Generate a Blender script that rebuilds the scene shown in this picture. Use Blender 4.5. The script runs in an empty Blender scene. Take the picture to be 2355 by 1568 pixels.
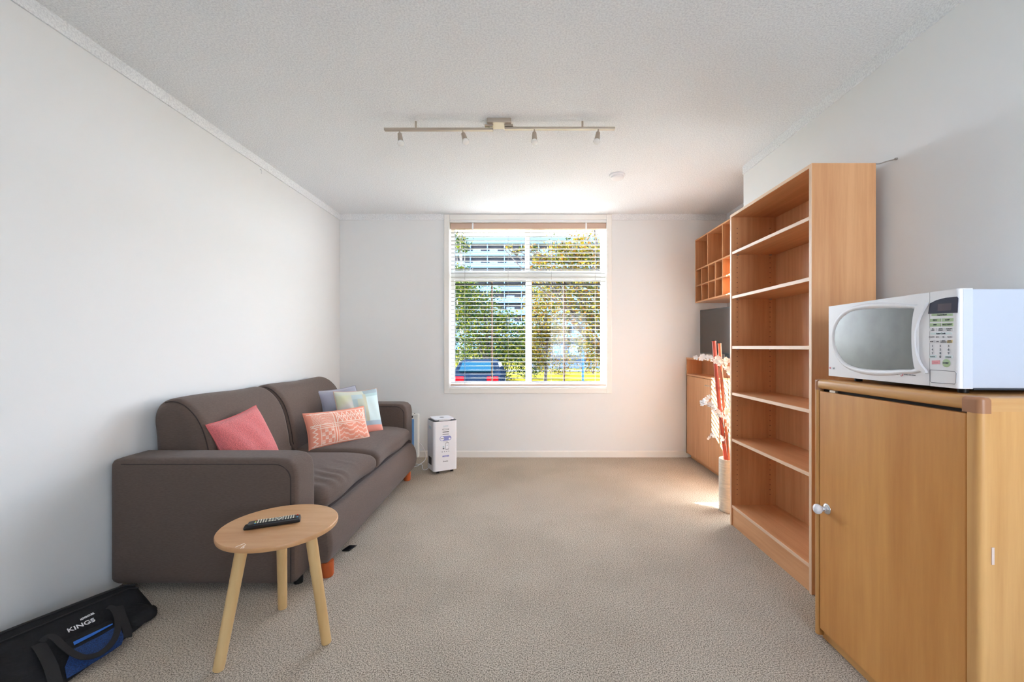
import bpy, bmesh, math, random
from mathutils import Vector, Matrix
random.seed(7)
PI = math.pi
SC = bpy.context.scene
COL = SC.collection

# ------------------------------------------------------------------ camera
CX, CY, FPX, CH = 1209.0, 797.0, 980.0, 1.16
cam_d = bpy.data.cameras.new('camera')
cam = bpy.data.objects.new('camera', cam_d)
COL.objects.link(cam)
cam_d.sensor_width = 36.0
cam_d.lens = 36.0 * FPX / 2355.0
cam_d.shift_x = (1177.5 - CX) / 2355.0
cam_d.shift_y = (CY - 784.0) / 2355.0
cam_d.clip_start = 0.05
cam_d.clip_end = 600
cam.location = (0, 0, CH)
cam.rotation_euler = (PI / 2, 0, 0)
SC.camera = cam

# ------------------------------------------------------------------ view / world / sun
SC.view_settings.view_transform = 'Standard'
SC.view_settings.look = 'None'
SC.view_settings.gamma = 1.0
SC.view_settings.use_curve_mapping = False
SC.view_settings.exposure = 1.29
SKY = 9.0
SUN = 40.0
W = bpy.data.worlds.new('sky')
SC.world = W
W.use_nodes = True
wn = W.node_tree.nodes
wl = W.node_tree.links
bg = wn['Background']
tc = wn.new('ShaderNodeTexCoord')
sp = wn.new('ShaderNodeSeparateXYZ')
wr = wn.new('ShaderNodeValToRGB')
wl.new(tc.outputs['Generated'], sp.inputs[0])
wl.new(sp.outputs[2], wr.inputs[0])
wr.color_ramp.elements[0].position = 0.0
wr.color_ramp.elements[0].color = (0.86, 0.90, 0.95, 1)
wr.color_ramp.elements[1].position = 0.9
wr.color_ramp.elements[1].color = (0.45, 0.62, 0.95, 1)
wl.new(wr.outputs[0], bg.inputs[0])
bg.inputs[1].default_value = SKY
sun_d = bpy.data.lights.new('sun', 'SUN')
sun_d.energy = SUN
sun_d.angle = math.radians(0.6)
sun_d.color = (1.0, 0.98, 0.96)
sun = bpy.data.objects.new('sun', sun_d)
sun.location = (-14, 15, 8)
sun.rotation_euler = Vector((1.36, -1.0, -0.585)).to_track_quat('-Z', 'Y').to_euler()
COL.objects.link(sun)
for loc, rx, sx, sy in (((0.03, 4.68, 1.6), -PI / 2, 1.66, 1.74), ((1.065, -1.23, 1.42), PI / 2, 1.0, 1.28)):
    pd = bpy.data.lights.new('sky_portal', 'AREA')
    pd.shape = 'RECTANGLE'
    pd.size, pd.size_y = sx, sy
    pd.cycles.is_portal = True
    po = bpy.data.objects.new('sky_portal', pd)
    po.location = loc
    po.rotation_euler = (rx, 0, 0)
    COL.objects.link(po)
try:
    SC.cycles.max_bounces = 14
    SC.cycles.diffuse_bounces = 9
    SC.cycles.transparent_max_bounces = 24
    SC.cycles.sample_clamp_indirect = 20.0
    SC.cycles.use_denoising = True
except Exception:
    pass

# ------------------------------------------------------------------ helpers
def lin(c):
    return tuple((x / 255 / 12.92) if x / 255 <= 0.04045 else ((x / 255 + 0.055) / 1.055) ** 2.4 for x in c)

def P(u, v, Y):                       # photo pixel at depth Y
    return Vector(((u - CX) / FPX * Y, Y, CH + (CY - v) / FPX * Y))

def on_plane(u, v, p0, n):
    d = Vector(((u - CX) / FPX, 1.0, (CY - v) / FPX))
    o = Vector((0, 0, CH))
    return o + d * ((Vector(p0) - o).dot(n) / d.dot(n))

def mat(name, col, rough=0.6, metal=0.0, spec=0.5, bump=None, var=None, sheen=0.0, emit=None, coat=0.0, coords='Object'):
    """bump=(scale,strength,dist)  var=(scale,amount 0..1, stretch xyz)"""
    m = bpy.data.materials.new(name)
    m.use_nodes = True
    nt = m.node_tree
    b = nt.nodes['Principled BSDF']
    c = lin(col)
    b.inputs['Base Color'].default_value = (*c, 1)
    b.inputs['Roughness'].default_value = rough
    b.inputs['Metallic'].default_value = metal
    b.inputs['Specular IOR Level'].default_value = spec
    b.inputs['Coat Weight'].default_value = coat
    if sheen:
        b.inputs['Sheen Weight'].default_value = sheen
        b.inputs['Sheen Roughness'].default_value = 0.5
    if emit:
        b.inputs['Emission Color'].default_value = (*lin(col), 1)
        b.inputs['Emission Strength'].default_value = emit
    t = None
    if bump or var:
        t = nt.nodes.new('ShaderNodeTexCoord')
    if var:
        mp = nt.nodes.new('ShaderNodeMapping')
        mp.inputs['Scale'].default_value = var[2] if len(var) > 2 else (1, 1, 1)
        nt.links.new(t.outputs[coords], mp.inputs[0])
        n = nt.nodes.new('ShaderNodeTexNoise')
        n.inputs['Scale'].default_value = var[0]
        n.inputs['Detail'].default_value = 5
        nt.links.new(mp.outputs[0], n.inputs['Vector'])
        r = nt.nodes.new('ShaderNodeValToRGB')
        a = var[1]
        r.color_ramp.elements[0].position = 0.33
        r.color_ramp.elements[0].color = (*[x * (1 - a) for x in c], 1)
        r.color_ramp.elements[1].position = 0.67
        r.color_ramp.elements[1].color = (*[min(1, x * (1 + a)) for x in c], 1)
        nt.links.new(n.outputs['Fac'], r.inputs[0])
        nt.links.new(r.outputs[0], b.inputs['Base Color'])
    if bump:
        n2 = nt.nodes.new('ShaderNodeTexNoise')
        n2.inputs['Scale'].default_value = bump[0]
        n2.inputs['Detail'].default_value = 3
        nt.links.new(t.outputs[coords], n2.inputs['Vector'])
        bp = nt.nodes.new('ShaderNodeBump')
        bp.inputs['Strength'].default_value = bump[1]
        bp.inputs['Distance'].default_value = bump[2]
        nt.links.new(n2.outputs['Fac'], bp.inputs['Height'])
        nt.links.new(bp.outputs[0], b.inputs['Normal'])
    return m

def wood(name, light, dark, stretch, rough=0.42, fine=1.0, coat=0.0, figure=0.5):
    m = bpy.data.materials.new(name)
    m.use_nodes = True
    nt = m.node_tree
    b = nt.nodes['Principled BSDF']
    L = nt.links.new
    t = nt.nodes.new('ShaderNodeTexCoord')
    mp = nt.nodes.new('ShaderNodeMapping')
    mp.inputs['Scale'].default_value = stretch
    L(t.outputs['Object'], mp.inputs[0])
    n1 = nt.nodes.new('ShaderNodeTexNoise')       # fine pores
    n1.inputs['Scale'].default_value = 26 * fine
    n1.inputs['Detail'].default_value = 6
    n1.inputs['Roughness'].default_value = 0.62
    L(mp.outputs[0], n1.inputs['Vector'])
    mp2 = nt.nodes.new('ShaderNodeMapping')
    mp2.inputs['Scale'].default_value = tuple(max(s, 0.12) for s in stretch)
    L(t.outputs['Object'], mp2.inputs[0])
    n2 = nt.nodes.new('ShaderNodeTexNoise')       # broad figure
    n2.inputs['Scale'].default_value = 2.6
    n2.inputs['Detail'].default_value = 3
    n2.inputs['Distortion'].default_value = 0.8
    L(mp2.outputs[0], n2.inputs['Vector'])
    mx = nt.nodes.new('ShaderNodeMix')
    mx.data_type = 'FLOAT'
    mx.inputs[0].default_value = figure
    L(n1.outputs['Fac'], mx.inputs[2])
    L(n2.outputs['Fac'], mx.inputs[3])
    r = nt.nodes.new('ShaderNodeValToRGB')
    r.color_ramp.elements[0].position = 0.36
    r.color_ramp.elements[0].color = (*lin(dark), 1)
    r.color_ramp.elements[1].position = 0.62
    r.color_ramp.elements[1].color = (*lin(light), 1)
    L(mx.outputs[0], r.inputs[0])
    L(r.outputs[0], b.inputs['Base Color'])
    b.inputs['Roughness'].default_value = rough
    b.inputs['Coat Weight'].default_value = coat
    bp = nt.nodes.new('ShaderNodeBump')
    bp.inputs['Strength'].default_value = 0.12
    bp.inputs['Distance'].default_value = 0.001
    L(n1.outputs['Fac'], bp.inputs['Height'])
    L(bp.outputs[0], b.inputs['Normal'])
    return m

def vcol_mat(name, rough=0.8, bump=None, sheen=0.0, spec=0.3, transl=False):
    m = bpy.data.materials.new(name)
    m.use_nodes = True
    nt = m.node_tree
    b = nt.nodes['Principled BSDF']
    a = nt.nodes.new('ShaderNodeVertexColor')
    a.layer_name = 'print'
    nt.links.new(a.outputs[0], b.inputs['Base Color'])
    b.inputs['Roughness'].default_value = rough
    b.inputs['Specular IOR Level'].default_value = spec
    b.inputs['Sheen Weight'].default_value = sheen
    if bump:
        t = nt.nodes.new('ShaderNodeTexCoord')
        n2 = nt.nodes.new('ShaderNodeTexNoise')
        n2.inputs['Scale'].default_value = bump[0]
        nt.links.new(t.outputs['Object'], n2.inputs['Vector'])
        bp = nt.nodes.new('ShaderNodeBump')
        bp.inputs['Strength'].default_value = bump[1]
        bp.inputs['Distance'].default_value = bump[2]
        nt.links.new(n2.outputs['Fac'], bp.inputs['Height'])
        nt.links.new(bp.outputs[0], b.inputs['Normal'])
    if transl:
        tr = nt.nodes.new('ShaderNodeBsdfTranslucent')
        nt.links.new(a.outputs[0], tr.inputs[0])
        mx = nt.nodes.new('ShaderNodeMixShader')
        mx.inputs[0].default_value = 0.25
        nt.links.new(b.outputs[0], mx.inputs[1])
        nt.links.new(tr.outputs[0], mx.inputs[2])
        nt.links.new(mx.outputs[0], nt.nodes['Material Output'].inputs[0])
    return m

def glass_mat(name, tint=(1, 1, 1), gloss=0.08):
    m = bpy.data.materials.new(name)
    m.use_nodes = True
    nt = m.node_tree
    nt.nodes.clear()
    o = nt.nodes.new('ShaderNodeOutputMaterial')
    tr = nt.nodes.new('ShaderNodeBsdfTransparent')
    tr.inputs[0].default_value = (*tint, 1)
    g = nt.nodes.new('ShaderNodeBsdfGlossy')
    g.inputs['Roughness'].default_value = 0.02
    mx = nt.nodes.new('ShaderNodeMixShader')
    mx.inputs[0].default_value = gloss
    nt.links.new(tr.outputs[0], mx.inputs[1])
    nt.links.new(g.outputs[0], mx.inputs[2])
    nt.links.new(mx.outputs[0], o.inputs[0])
    return m

def thing(name, label, cat, loc=(0, 0, 0), rotz=0.0, group=None, kind=None):
    o = bpy.data.objects.new(name, None)
    COL.objects.link(o)
    o.empty_display_size = 0.1
    o.location = loc
    o.rotation_euler = (0, 0, rotz)
    if kind:
        o['kind'] = kind
    if label:
        o['label'] = label
    if cat:
        o['category'] = cat
    if group:
        o['group'] = group
    return o

def rootM(o):
    M = Matrix.Identity(4)
    while o is not None:
        if o.type == 'EMPTY':
            M = Matrix.Translation(o.location) @ o.rotation_euler.to_matrix().to_4x4() @ M
        o = o.parent
    return M

def obj(name, bm, m, parent=None, smooth=True, local=False, label=None, kind=None, angle=40):
    me = bpy.data.meshes.new(name)
    if isinstance(bm, bmesh.types.BMesh):
        bm.to_mesh(me)
        bm.free()
    else:
        me = bm
    if parent is not None and not local:
        me.transform(rootM(parent).inverted())
    if m is not None:
        me.materials.append(m)
    if smooth:
        for p in me.polygons:
            p.use_smooth = True
        try:
            me.set_sharp_from_angle(angle=math.radians(angle))
        except Exception:
            pass
    o = bpy.data.objects.new(name, me)
    COL.objects.link(o)
    if smooth and len(me.polygons) < 4000:
        wnm = o.modifiers.new('weighted_normal', 'WEIGHTED_NORMAL')
        wnm.keep_sharp = True
        wnm.weight = 70
    if parent is not None:
        o.parent = parent
    if label:
        o['label'] = label
    if kind:
        o['kind'] = kind
    return o

def tag(o, label, cat, group=None):
    o['label'] = label
    o['category'] = cat
    if group:
        o['group'] = group
    return o

def add_box(bm, lo, hi, bev=0.0, seg=2, M=None):
    r = bmesh.ops.create_cube(bm, size=1.0)
    vs = r['verts']
    c = [(lo[i] + hi[i]) / 2 for i in range(3)]
    s = [abs(hi[i] - lo[i]) for i in range(3)]
    for v in vs:
        v.co = Vector((c[0] + v.co.x * s[0], c[1] + v.co.y * s[1], c[2] + v.co.z * s[2]))
    if bev > 0:
        es = list({e for v in vs for e in v.link_edges})
        out = bmesh.ops.bevel(bm, geom=es, offset=min(bev, min(s) * 0.49), segments=seg, affect='EDGES', profile=0.5)
        vs = list({v for f in out['faces'] for v in f.verts} | {v for v in vs if v.is_valid})
    if M is not None:
        bmesh.ops.transform(bm, matrix=M, verts=[v for v in vs if v.is_valid])
    return bm

def box(lo, hi, bev=0.0, seg=2, M=None):
    return add_box(bmesh.new(), lo, hi, bev, seg, M)

def add_tube(bm, pts, r, n=8, cap=True):
    """r: float or list"""
    pts = [Vector(p) for p in pts]
    rr = r if isinstance(r, (list, tuple)) else [r] * len(pts)
    rings = []
    prev = None
    for i, p in enumerate(pts):
        t = (pts[min(i + 1, len(pts) - 1)] - pts[max(i - 1, 0)]).normalized()
        if prev is None:
            a = Vector((0, 0, 1)) if abs(t.z) < 0.9 else Vector((1, 0, 0))
            x = t.cross(a).normalized()
        else:
            x = (prev - t * prev.dot(t)).normalized()
        prev = x
        y = t.cross(x)
        rings.append([bm.verts.new(p + (x * math.cos(2 * PI * k / n) + y * math.sin(2 * PI * k / n)) * rr[i]) for k in range(n)])
    for a, b in zip(rings, rings[1:]):
        for k in range(n):
            bm.faces.new((a[k], a[(k + 1) % n], b[(k + 1) % n], b[k]))
    if cap:
        bm.faces.new(rings[0][::-1])
        bm.faces.new(rings[-1])
    return bm

def tube(pts, r, n=8, cap=True):
    return add_tube(bmesh.new(), pts, r, n, cap)

def add_lathe(bm, prof, n=24, M=None):
    """prof: (r,z) list bottom to top"""
    M = M or Matrix.Identity(4)
    rings = []
    for r, z in prof:
        if r < 1e-5:
            rings.append([bm.verts.new(M @ Vector((0, 0, z)))])
        else:
            rings.append([bm.verts.new(M @ Vector((r * math.cos(2 * PI * k / n), r * math.sin(2 * PI * k / n), z))) for k in range(n)])
    for a, b in zip(rings, rings[1:]):
        if len(a) == 1 and len(b) == 1:
            continue
        for k in range(n):
            if len(a) == 1:
                bm.faces.new((a[0], b[(k + 1) % n], b[k]))
            elif len(b) == 1:
                bm.faces.new((a[k], a[(k + 1) % n], b[0]))
            else:
                bm.faces.new((a[k], a[(k + 1) % n], b[(k + 1) % n], b[k]))
    return bm

def lathe(prof, n=24, M=None):
    return add_lathe(bmesh.new(), prof, n, M)

def add_prism(bm, pts, d):
    """pts: 3D polygon, d: extrusion vector"""
    d = Vector(d)
    a = [bm.verts.new(Vector(p)) for p in pts]
    b = [bm.verts.new(Vector(p) + d) for p in pts]
    n = len(a)
    bm.faces.new(a)
    bm.faces.new(b[::-1])
    for k in range(n):
        bm.faces.new((a[k], b[k], b[(k + 1) % n], a[(k + 1) % n]))
    bmesh.ops.recalc_face_normals(bm, faces=bm.faces[:])
    return bm

def prism(pts, d):
    return add_prism(bmesh.new(), pts, d)

def spline(pts, n=6, closed=False):
    pts = [Vector(p) for p in pts]
    N = len(pts)
    out = []
    rng = range(N) if closed else range(N - 1)
    for i in rng:
        if closed:
            p0, p1, p2, p3 = pts[(i - 1) % N], pts[i], pts[(i + 1) % N], pts[(i + 2) % N]
        else:
            p0, p1, p2, p3 = pts[max(i - 1, 0)], pts[i], pts[i + 1], pts[min(i + 2, N - 1)]
        for k in range(n):
            t = k / n
            out.append(0.5 * ((2 * p1) + (p2 - p0) * t + (2 * p0 - 5 * p1 + 4 * p2 - p3) * t * t + (3 * p1 - p0 - 3 * p2 + p3) * t ** 3))
    if not closed:
        out.append(pts[-1])
    return out

def loft_y(prof, y0, y1, r, n=16, seg=5, fn=None):
    """closed X-Z profile swept along Y, its ends rounded by r"""
    bm = bmesh.new()
    c = Vector((sum(p[0] for p in prof) / len(prof), sum(p[1] for p in prof) / len(prof)))
    ys = [(y0 + r * (1 - math.cos(k / seg * PI / 2)), r * (1 - math.sin(k / seg * PI / 2))) for k in range(seg + 1)]
    ys += [(y0 + r + (y1 - y0 - 2 * r) * k / n, 0) for k in range(1, n)]
    ys += [(y1 - r * (1 - math.cos(k / seg * PI / 2)), r * (1 - math.sin(k / seg * PI / 2))) for k in range(seg, -1, -1)]
    rings = []
    for y, off in ys:
        ring = []
        for p in prof:
            q = Vector((p[0], p[1]))
            d = c - q
            L = d.length
            q = q + d * min(0.95, off / L)
            co = Vector((q.x, y, q.y))
            if fn:
                co = fn(co)
            ring.append(bm.verts.new(co))
        rings.append(ring)
    m = len(prof)
    for a, b in zip(rings, rings[1:]):
        for k in range(m):
            bm.faces.new((a[k], a[(k + 1) % m], b[(k + 1) % m], b[k]))
    bm.faces.new(rings[0][::-1])
    bm.faces.new(rings[-1])
    bmesh.ops.recalc_face_normals(bm, faces=bm.faces[:])
    return bm

def puffy(lo, hi, r, n=14, fn=None):
    bm = bmesh.new()
    bmesh.ops.create_cube(bm, size=2.0)
    bmesh.ops.subdivide_edges(bm, edges=bm.edges[:], cuts=n, use_grid_fill=True)
    lo, hi = Vector(lo), Vector(hi)
    c, h = (lo + hi) / 2, (hi - lo) / 2
    inner = Vector([max(h[i] - r, 1e-4) for i in range(3)])
    for v in bm.verts:
        q = []
        for i in range(3):
            # denser sampling at the rounded borders
            a = v.co[i]
            a = math.copysign(abs(a) ** 0.7, a)
            q.append(a * h[i])
        q = Vector(q)
        k = Vector([max(-inner[i], min(inner[i], q[i])) for i in range(3)])
        d = q - k
        if d.length > 1e-9:
            d = d.normalized() * r
        p = c + k + d
        v.co = fn(p) if fn else p
    return bm

def text_mesh(s, size, M, depth=0.0006, bold=0.0, shear=0.0, sx=1.0):
    cu = bpy.data.curves.new('lettering', 'FONT')
    cu.body = s
    cu.size = size
    cu.extrude = depth
    cu.offset = bold
    cu.shear = shear
    cu.align_x = 'CENTER'
    cu.align_y = 'CENTER'
    o = bpy.data.objects.new('tmp', cu)
    COL.objects.link(o)
    dg = bpy.context.evaluated_depsgraph_get()
    me = bpy.data.meshes.new_from_object(o.evaluated_get(dg))
    bpy.data.objects.remove(o)
    bpy.data.curves.remove(cu)
    me.transform(M @ Matrix.Diagonal((sx, 1, 1, 1)))
    return me

def frame(o, x, y):
    """matrix with origin o, x axis x, y axis y"""
    x = Vector(x).normalized()
    z = x.cross(Vector(y)).normalized()
    y = z.cross(x)
    M = Matrix((x, y, z)).transposed().to_4x4()
    M.translation = Vector(o)
    return M

def struct(name, bm, m, parent=None, smooth=False, **k):
    o = obj(name, bm, m, parent, smooth=smooth, **k)
    if parent is None:
        o['kind'] = 'structure'
    return o

# ------------------------------------------------------------------ materials
M_wall = mat('wall_paint', (227, 229, 230), 0.85, bump=(160, 0.10, 0.002), spec=0.2)
M_trim = mat('trim_paint', (232, 231, 227), 0.45)
def ceiling_mat():
    m = bpy.data.materials.new('textured_ceiling')
    m.use_nodes = True
    nt = m.node_tree
    b = nt.nodes['Principled BSDF']
    b.inputs['Roughness'].default_value = 0.95
    b.inputs['Specular IOR Level'].default_value = 0.1
    t = nt.nodes.new('ShaderNodeTexCoord')
    n = nt.nodes.new('ShaderNodeTexNoise')
    n.inputs['Scale'].default_value = 120
    n.inputs['Detail'].default_value = 5
    n.inputs['Roughness'].default_value = 0.7
    nt.links.new(t.outputs['Object'], n.inputs['Vector'])
    r = nt.nodes.new('ShaderNodeValToRGB')
    r.color_ramp.elements[0].position = 0.35
    r.color_ramp.elements[0].color = (*lin((226, 229, 233)), 1)
    r.color_ramp.elements[1].position = 0.6
    r.color_ramp.elements[1].color = (*lin((250, 253, 255)), 1)
    nt.links.new(n.outputs['Fac'], r.inputs[0])
    nt.links.new(r.outputs[0], b.inputs['Base Color'])
    bp = nt.nodes.new('ShaderNodeBump')
    bp.inputs['Strength'].default_value = 0.8
    bp.inputs['Distance'].default_value = 0.008
    nt.links.new(n.outputs['Fac'], bp.inputs['Height'])
    nt.links.new(bp.outputs[0], b.inputs['Normal'])
    return m
M_ceil = ceiling_mat()
def carpet_mat():
    m = bpy.data.materials.new('carpet')
    m.use_nodes = True
    nt = m.node_tree
    b = nt.nodes['Principled BSDF']
    b.inputs['Roughness'].default_value = 1.0
    b.inputs['Specular IOR Level'].default_value = 0.05
    b.inputs['Sheen Weight'].default_value = 0.15
    t = nt.nodes.new('ShaderNodeTexCoord')
    n = nt.nodes.new('ShaderNodeTexNoise')
    n.inputs['Scale'].default_value = 210
    n.inputs['Detail'].default_value = 3
    n.inputs['Roughness'].default_value = 0.6
    nt.links.new(t.outputs['Object'], n.inputs['Vector'])
    n2 = nt.nodes.new('ShaderNodeTexNoise')
    n2.inputs['Scale'].default_value = 2.2
    n2.inputs['Detail'].default_value = 4
    nt.links.new(t.outputs['Object'], n2.inputs['Vector'])
    r = nt.nodes.new('ShaderNodeValToRGB')
    r.color_ramp.elements[0].position = 0.36
    r.color_ramp.elements[0].color = (*lin((108, 96, 82)), 1)
    r.color_ramp.elements[1].position = 0.62
    r.color_ramp.elements[1].color = (*lin((224, 211, 192)), 1)
    nt.links.new(n.outputs['Fac'], r.inputs[0])
    mx = nt.nodes.new('ShaderNodeMix')
    mx.data_type = 'RGBA'
    mx.blend_type = 'MULTIPLY'
    mx.inputs[0].default_value = 0.35
    r2 = nt.nodes.new('ShaderNodeValToRGB')
    r2.color_ramp.elements[0].position = 0.3
    r2.color_ramp.elements[0].color = (0.62, 0.60, 0.58, 1)
    r2.color_ramp.elements[1].position = 0.6
    r2.color_ramp.elements[1].color = (1, 1, 1, 1)
    nt.links.new(n2.outputs['Fac'], r2.inputs[0])
    nt.links.new(r.outputs[0], mx.inputs[6])
    nt.links.new(r2.outputs[0], mx.inputs[7])
    nt.links.new(mx.outputs[2], b.inputs['Base Color'])
    bp = nt.nodes.new('ShaderNodeBump')
    bp.inputs['Strength'].default_value = 0.8
    bp.inputs['Distance'].default_value = 0.006
    nt.links.new(n.outputs['Fac'], bp.inputs['Height'])
    nt.links.new(bp.outputs[0], b.inputs['Normal'])
    return m
M_carpet = carpet_mat()
BL, BD = (224, 170, 122), (202, 143, 97)
M_beechV = wood('beech_vertical', BL, BD, (1, 1, 0.05), fine=1.6)
M_beechY = wood('beech_lengthwise', BL, BD, (1, 0.05, 1), fine=1.6)
M_edge = mat('edge_banding', (226, 192, 160), 0.4)
M_cabV = wood('cabinet_veneer', (220, 160, 88), (194, 128, 62), (1, 1, 0.09), fine=0.9, coat=0.15, figure=0.62)
M_pineV = wood('pine_vertical', (222, 172, 108), (190, 134, 72), (1, 1, 0.05), fine=0.8, coat=0.2)
M_pineY = wood('pine_lengthwise', (220, 168, 102), (188, 130, 68), (1, 0.05, 1), fine=0.8, coat=0.2)
M_pineX = wood('pine_crosswise', (226, 182, 124), (200, 148, 90), (0.05, 1, 1), fine=0.8, coat=0.2)
M_joint = mat('brown_plastic', (168, 118, 84), 0.35)
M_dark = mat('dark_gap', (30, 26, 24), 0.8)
M_black = mat('black_plastic', (18, 18, 20), 0.35)
M_steel = mat('brushed_nickel', (186, 174, 160), 0.42, metal=0.55)
M_chrome = mat('chrome', (225, 228, 235), 0.12, metal=1.0)
M_white = mat('white_plastic', (236, 236, 238), 0.3)
M_fabric = mat('sofa_fabric', (98, 84, 77), 0.95, bump=(900, 0.5, 0.001), var=(60, 0.10, (1, 1, 6)), sheen=0.12, spec=0.15)
M_piping = mat('sofa_piping', (60, 50, 48), 0.95)

# ------------------------------------------------------------------ room shell
HC = 2.55
YB = 4.476
def lw(y):                            # inner face of left wall
    return -1.976 + (y - 1.72) * 0.0083
YR = -1.2
XN, XA, YJ = 1.682, 2.115, 3.29       # near right wall, alcove wall, jog
bm = bmesh.new()
add_prism(bm, [(-2.2, YR - .2, 0), (2.4, YR - .2, 0), (2.4, YB + .2, 0), (-2.2, YB + .2, 0)], (0, 0, -0.15))
struct('floor', bm, M_carpet)
bm = bmesh.new()
add_prism(bm, [(-2.2, YR - .2, HC), (2.4, YR - .2, HC), (2.4, YB + .2, HC), (-2.2, YB + .2, HC)], (0, 0, 0.15))
struct('ceiling', bm, M_ceil)
struct('wall_left', prism([(lw(YR), YR, 0), (lw(YB), YB + .2, 0), (-2.2, YB + .2, 0), (-2.2, YR, 0)], (0, 0, HC)), M_wall)
struct('wall_right', prism([(XN, YR, 0), (XN, YJ, 0), (2.4, YJ, 0), (2.4, YR, 0)], (0, 0, HC)), M_wall)
struct('wall_alcove', prism([(XA, YJ, 0), (XA, YB, 0), (2.4, YB, 0), (2.4, YJ, 0)], (0, 0, HC)), M_wall)
# back wall with window opening
OX0, OX1, OZ0, OZ1 = -0.802, 0.858, 0.731, 2.468
bm = bmesh.new()
add_box(bm, (lw(YB), YB, 0), (OX0, YB + .2, HC))
add_box(bm, (OX1, YB, 0), (2.4, YB + .2, HC))
add_box(bm, (OX0, YB, 0), (OX1, YB + .2, OZ0))
add_box(bm, (OX0, YB, OZ1), (OX1, YB + .2, HC))
struct('wall_back', bm, M_wall)
# rear wall (behind the camera) with its own glazed opening
bm = bmesh.new()
RX0, RX1, RZ0, RZ1 = 0.58, 1.55, 0.80, 2.04
add_box(bm, (-2.2, YR - .2, 0), (RX0, YR, HC))
add_box(bm, (RX1, YR - .2, 0), (2.4, YR, HC))
add_box(bm, (RX0, YR - .2, 0), (RX1, YR, RZ0))
add_box(bm, (RX0, YR - .2, RZ1), (RX1, YR, HC))
struct('wall_rear', bm, M_wall)
M_glass = glass_mat('window_glass', (0.97, 0.985, 0.99), 0.008)
w2 = thing('window_2', None, None, (0, YR - .1, RZ0), kind='structure')
bm = bmesh.new()
for x in (RX0 + .03, (RX0 + RX1) / 2, RX1 - .03):
    add_box(bm, (x - .03, YR - .14, RZ0), (x + .03, YR - .08, RZ1))
for z in (RZ0 + .03, RZ1 - .03):
    add_box(bm, (RX0, YR - .14, z - .03), (RX1, YR - .08, z + .03))
obj('window_frame', bm, M_trim, w2, smooth=False)
obj('pane', box((RX0, YR - .113, RZ0), (RX1, YR - .108, RZ1)), M_glass, w2, smooth=False)
# textured band where the ceiling coat turns down onto the walls
def band(name, pts, th=0.008, h=0.062):
    bm = bmesh.new()
    for a, b in pts:
        a, b = Vector(a), Vector(b)
        d = (b - a).normalized()
        n = Vector((-d.y, d.x))
        add_prism(bm, [(a.x, a.y, HC - h), (b.x, b.y, HC - h), (b.x + n.x * th, b.y + n.y * th, HC - h), (a.x + n.x * th, a.y + n.y * th, HC - h)], (0, 0, h + .001))
    return struct(name, bm, M_ceil)
band('trim_1', [((lw(YB), YB), (lw(YR), YR))])
band('trim_2', [((XN, YR), (XN, YJ))])
band('trim_3', [((XN - .0, YJ), (XA, YJ)), ((XA, YJ), (XA, YB))])
band('trim_4', [((-0.856, YB), (lw(YB), YB)), ((XA, YB), (0.902, YB))])
# skirting on the back wall
bm = bmesh.new()
add_prism(bm, [(lw(YB), YB, 0), (lw(YB), YB - .014, 0), (lw(YB), YB - .014, .058), (lw(YB), YB - .006, .068), (lw(YB), YB, .068)], (1.70 - lw(YB), 0, 0))
struct('baseboard_back', bm, M_trim)

# ------------------------------------------------------------------ window 1
win = thing('window_1', None, None, (0.03, YB, OZ0), kind='structure')
def rect_frame(x0, x1, z0, z1, w, y0, y1, bev=0.003, wt=None):
    bm = bmesh.new()
    wt = wt or w
    add_box(bm, (x0, y0, z0), (x0 + w, y1, z1), bev, 1)
    add_box(bm, (x1 - w, y0, z0), (x1, y1, z1), bev, 1)
    add_box(bm, (x0 + w, y0, z0), (x1 - w, y1, z0 + w), bev, 1)
    add_box(bm, (x0 + w, y0, z1 - wt), (x1 - w, y1, z1), bev, 1)
    return bm
obj('architrave', rect_frame(-0.856, 0.902, 0.671, 2.546, 0.055, YB - .016, YB + .004), M_trim, win, smooth=False)
obj('reveal', rect_frame(OX0 - .004, OX1 + .004, OZ0 - .004, OZ1 + .004, 0.008, YB - .002, YB + .15), M_trim, win, smooth=False)
YG = 4.60
def PX(u, y=4.585): return (u - CX) / FPX * y
def PZ(v, y=4.585): return CH + (CY - v) / FPX * y
fr = bmesh.new()
add_box(fr, (OX0, YG - .03, OZ0), (PX(1046), YG + .03, OZ1), .003, 1)
add_box(fr, (PX(1382), YG - .03, OZ0), (OX1, YG + .03, OZ1), .003, 1)
add_box(fr, (PX(1046), YG - .03, PZ(524)), (PX(1382), YG + .03, OZ1), .003, 1)
add_box(fr, (PX(1046), YG - .03, OZ0), (PX(1382), YG + .03, PZ(877)), .003, 1)
obj('window_frame', fr, M_trim, win, smooth=False)
obj('transom', box((PX(1046), YG - .045, PZ(645)), (PX(1382), YG + .03, PZ(623)), .004, 1), M_trim, win, smooth=False)
obj('mullion', box((PX(1207.5), YG - .028, PZ(623)), (PX(1218), YG + .03, PZ(524)), .003, 1), M_trim, win, smooth=False)
obj('mullion', box((PX(1209), YG - .028, PZ(877)), (PX(1223), YG + .03, PZ(645)), .003, 1), M_trim, win, smooth=False)
M_gasket = mat('black_gasket', (35, 38, 45), 0.6)
M_screen = mat('brown_screen_stile', (92, 66, 46), 0.6)
panes = [(1046, 1207.5, 524, 623), (1218, 1382, 524, 623), (1046, 1209, 645, 877), (1223, 1382, 645, 877)]
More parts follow.
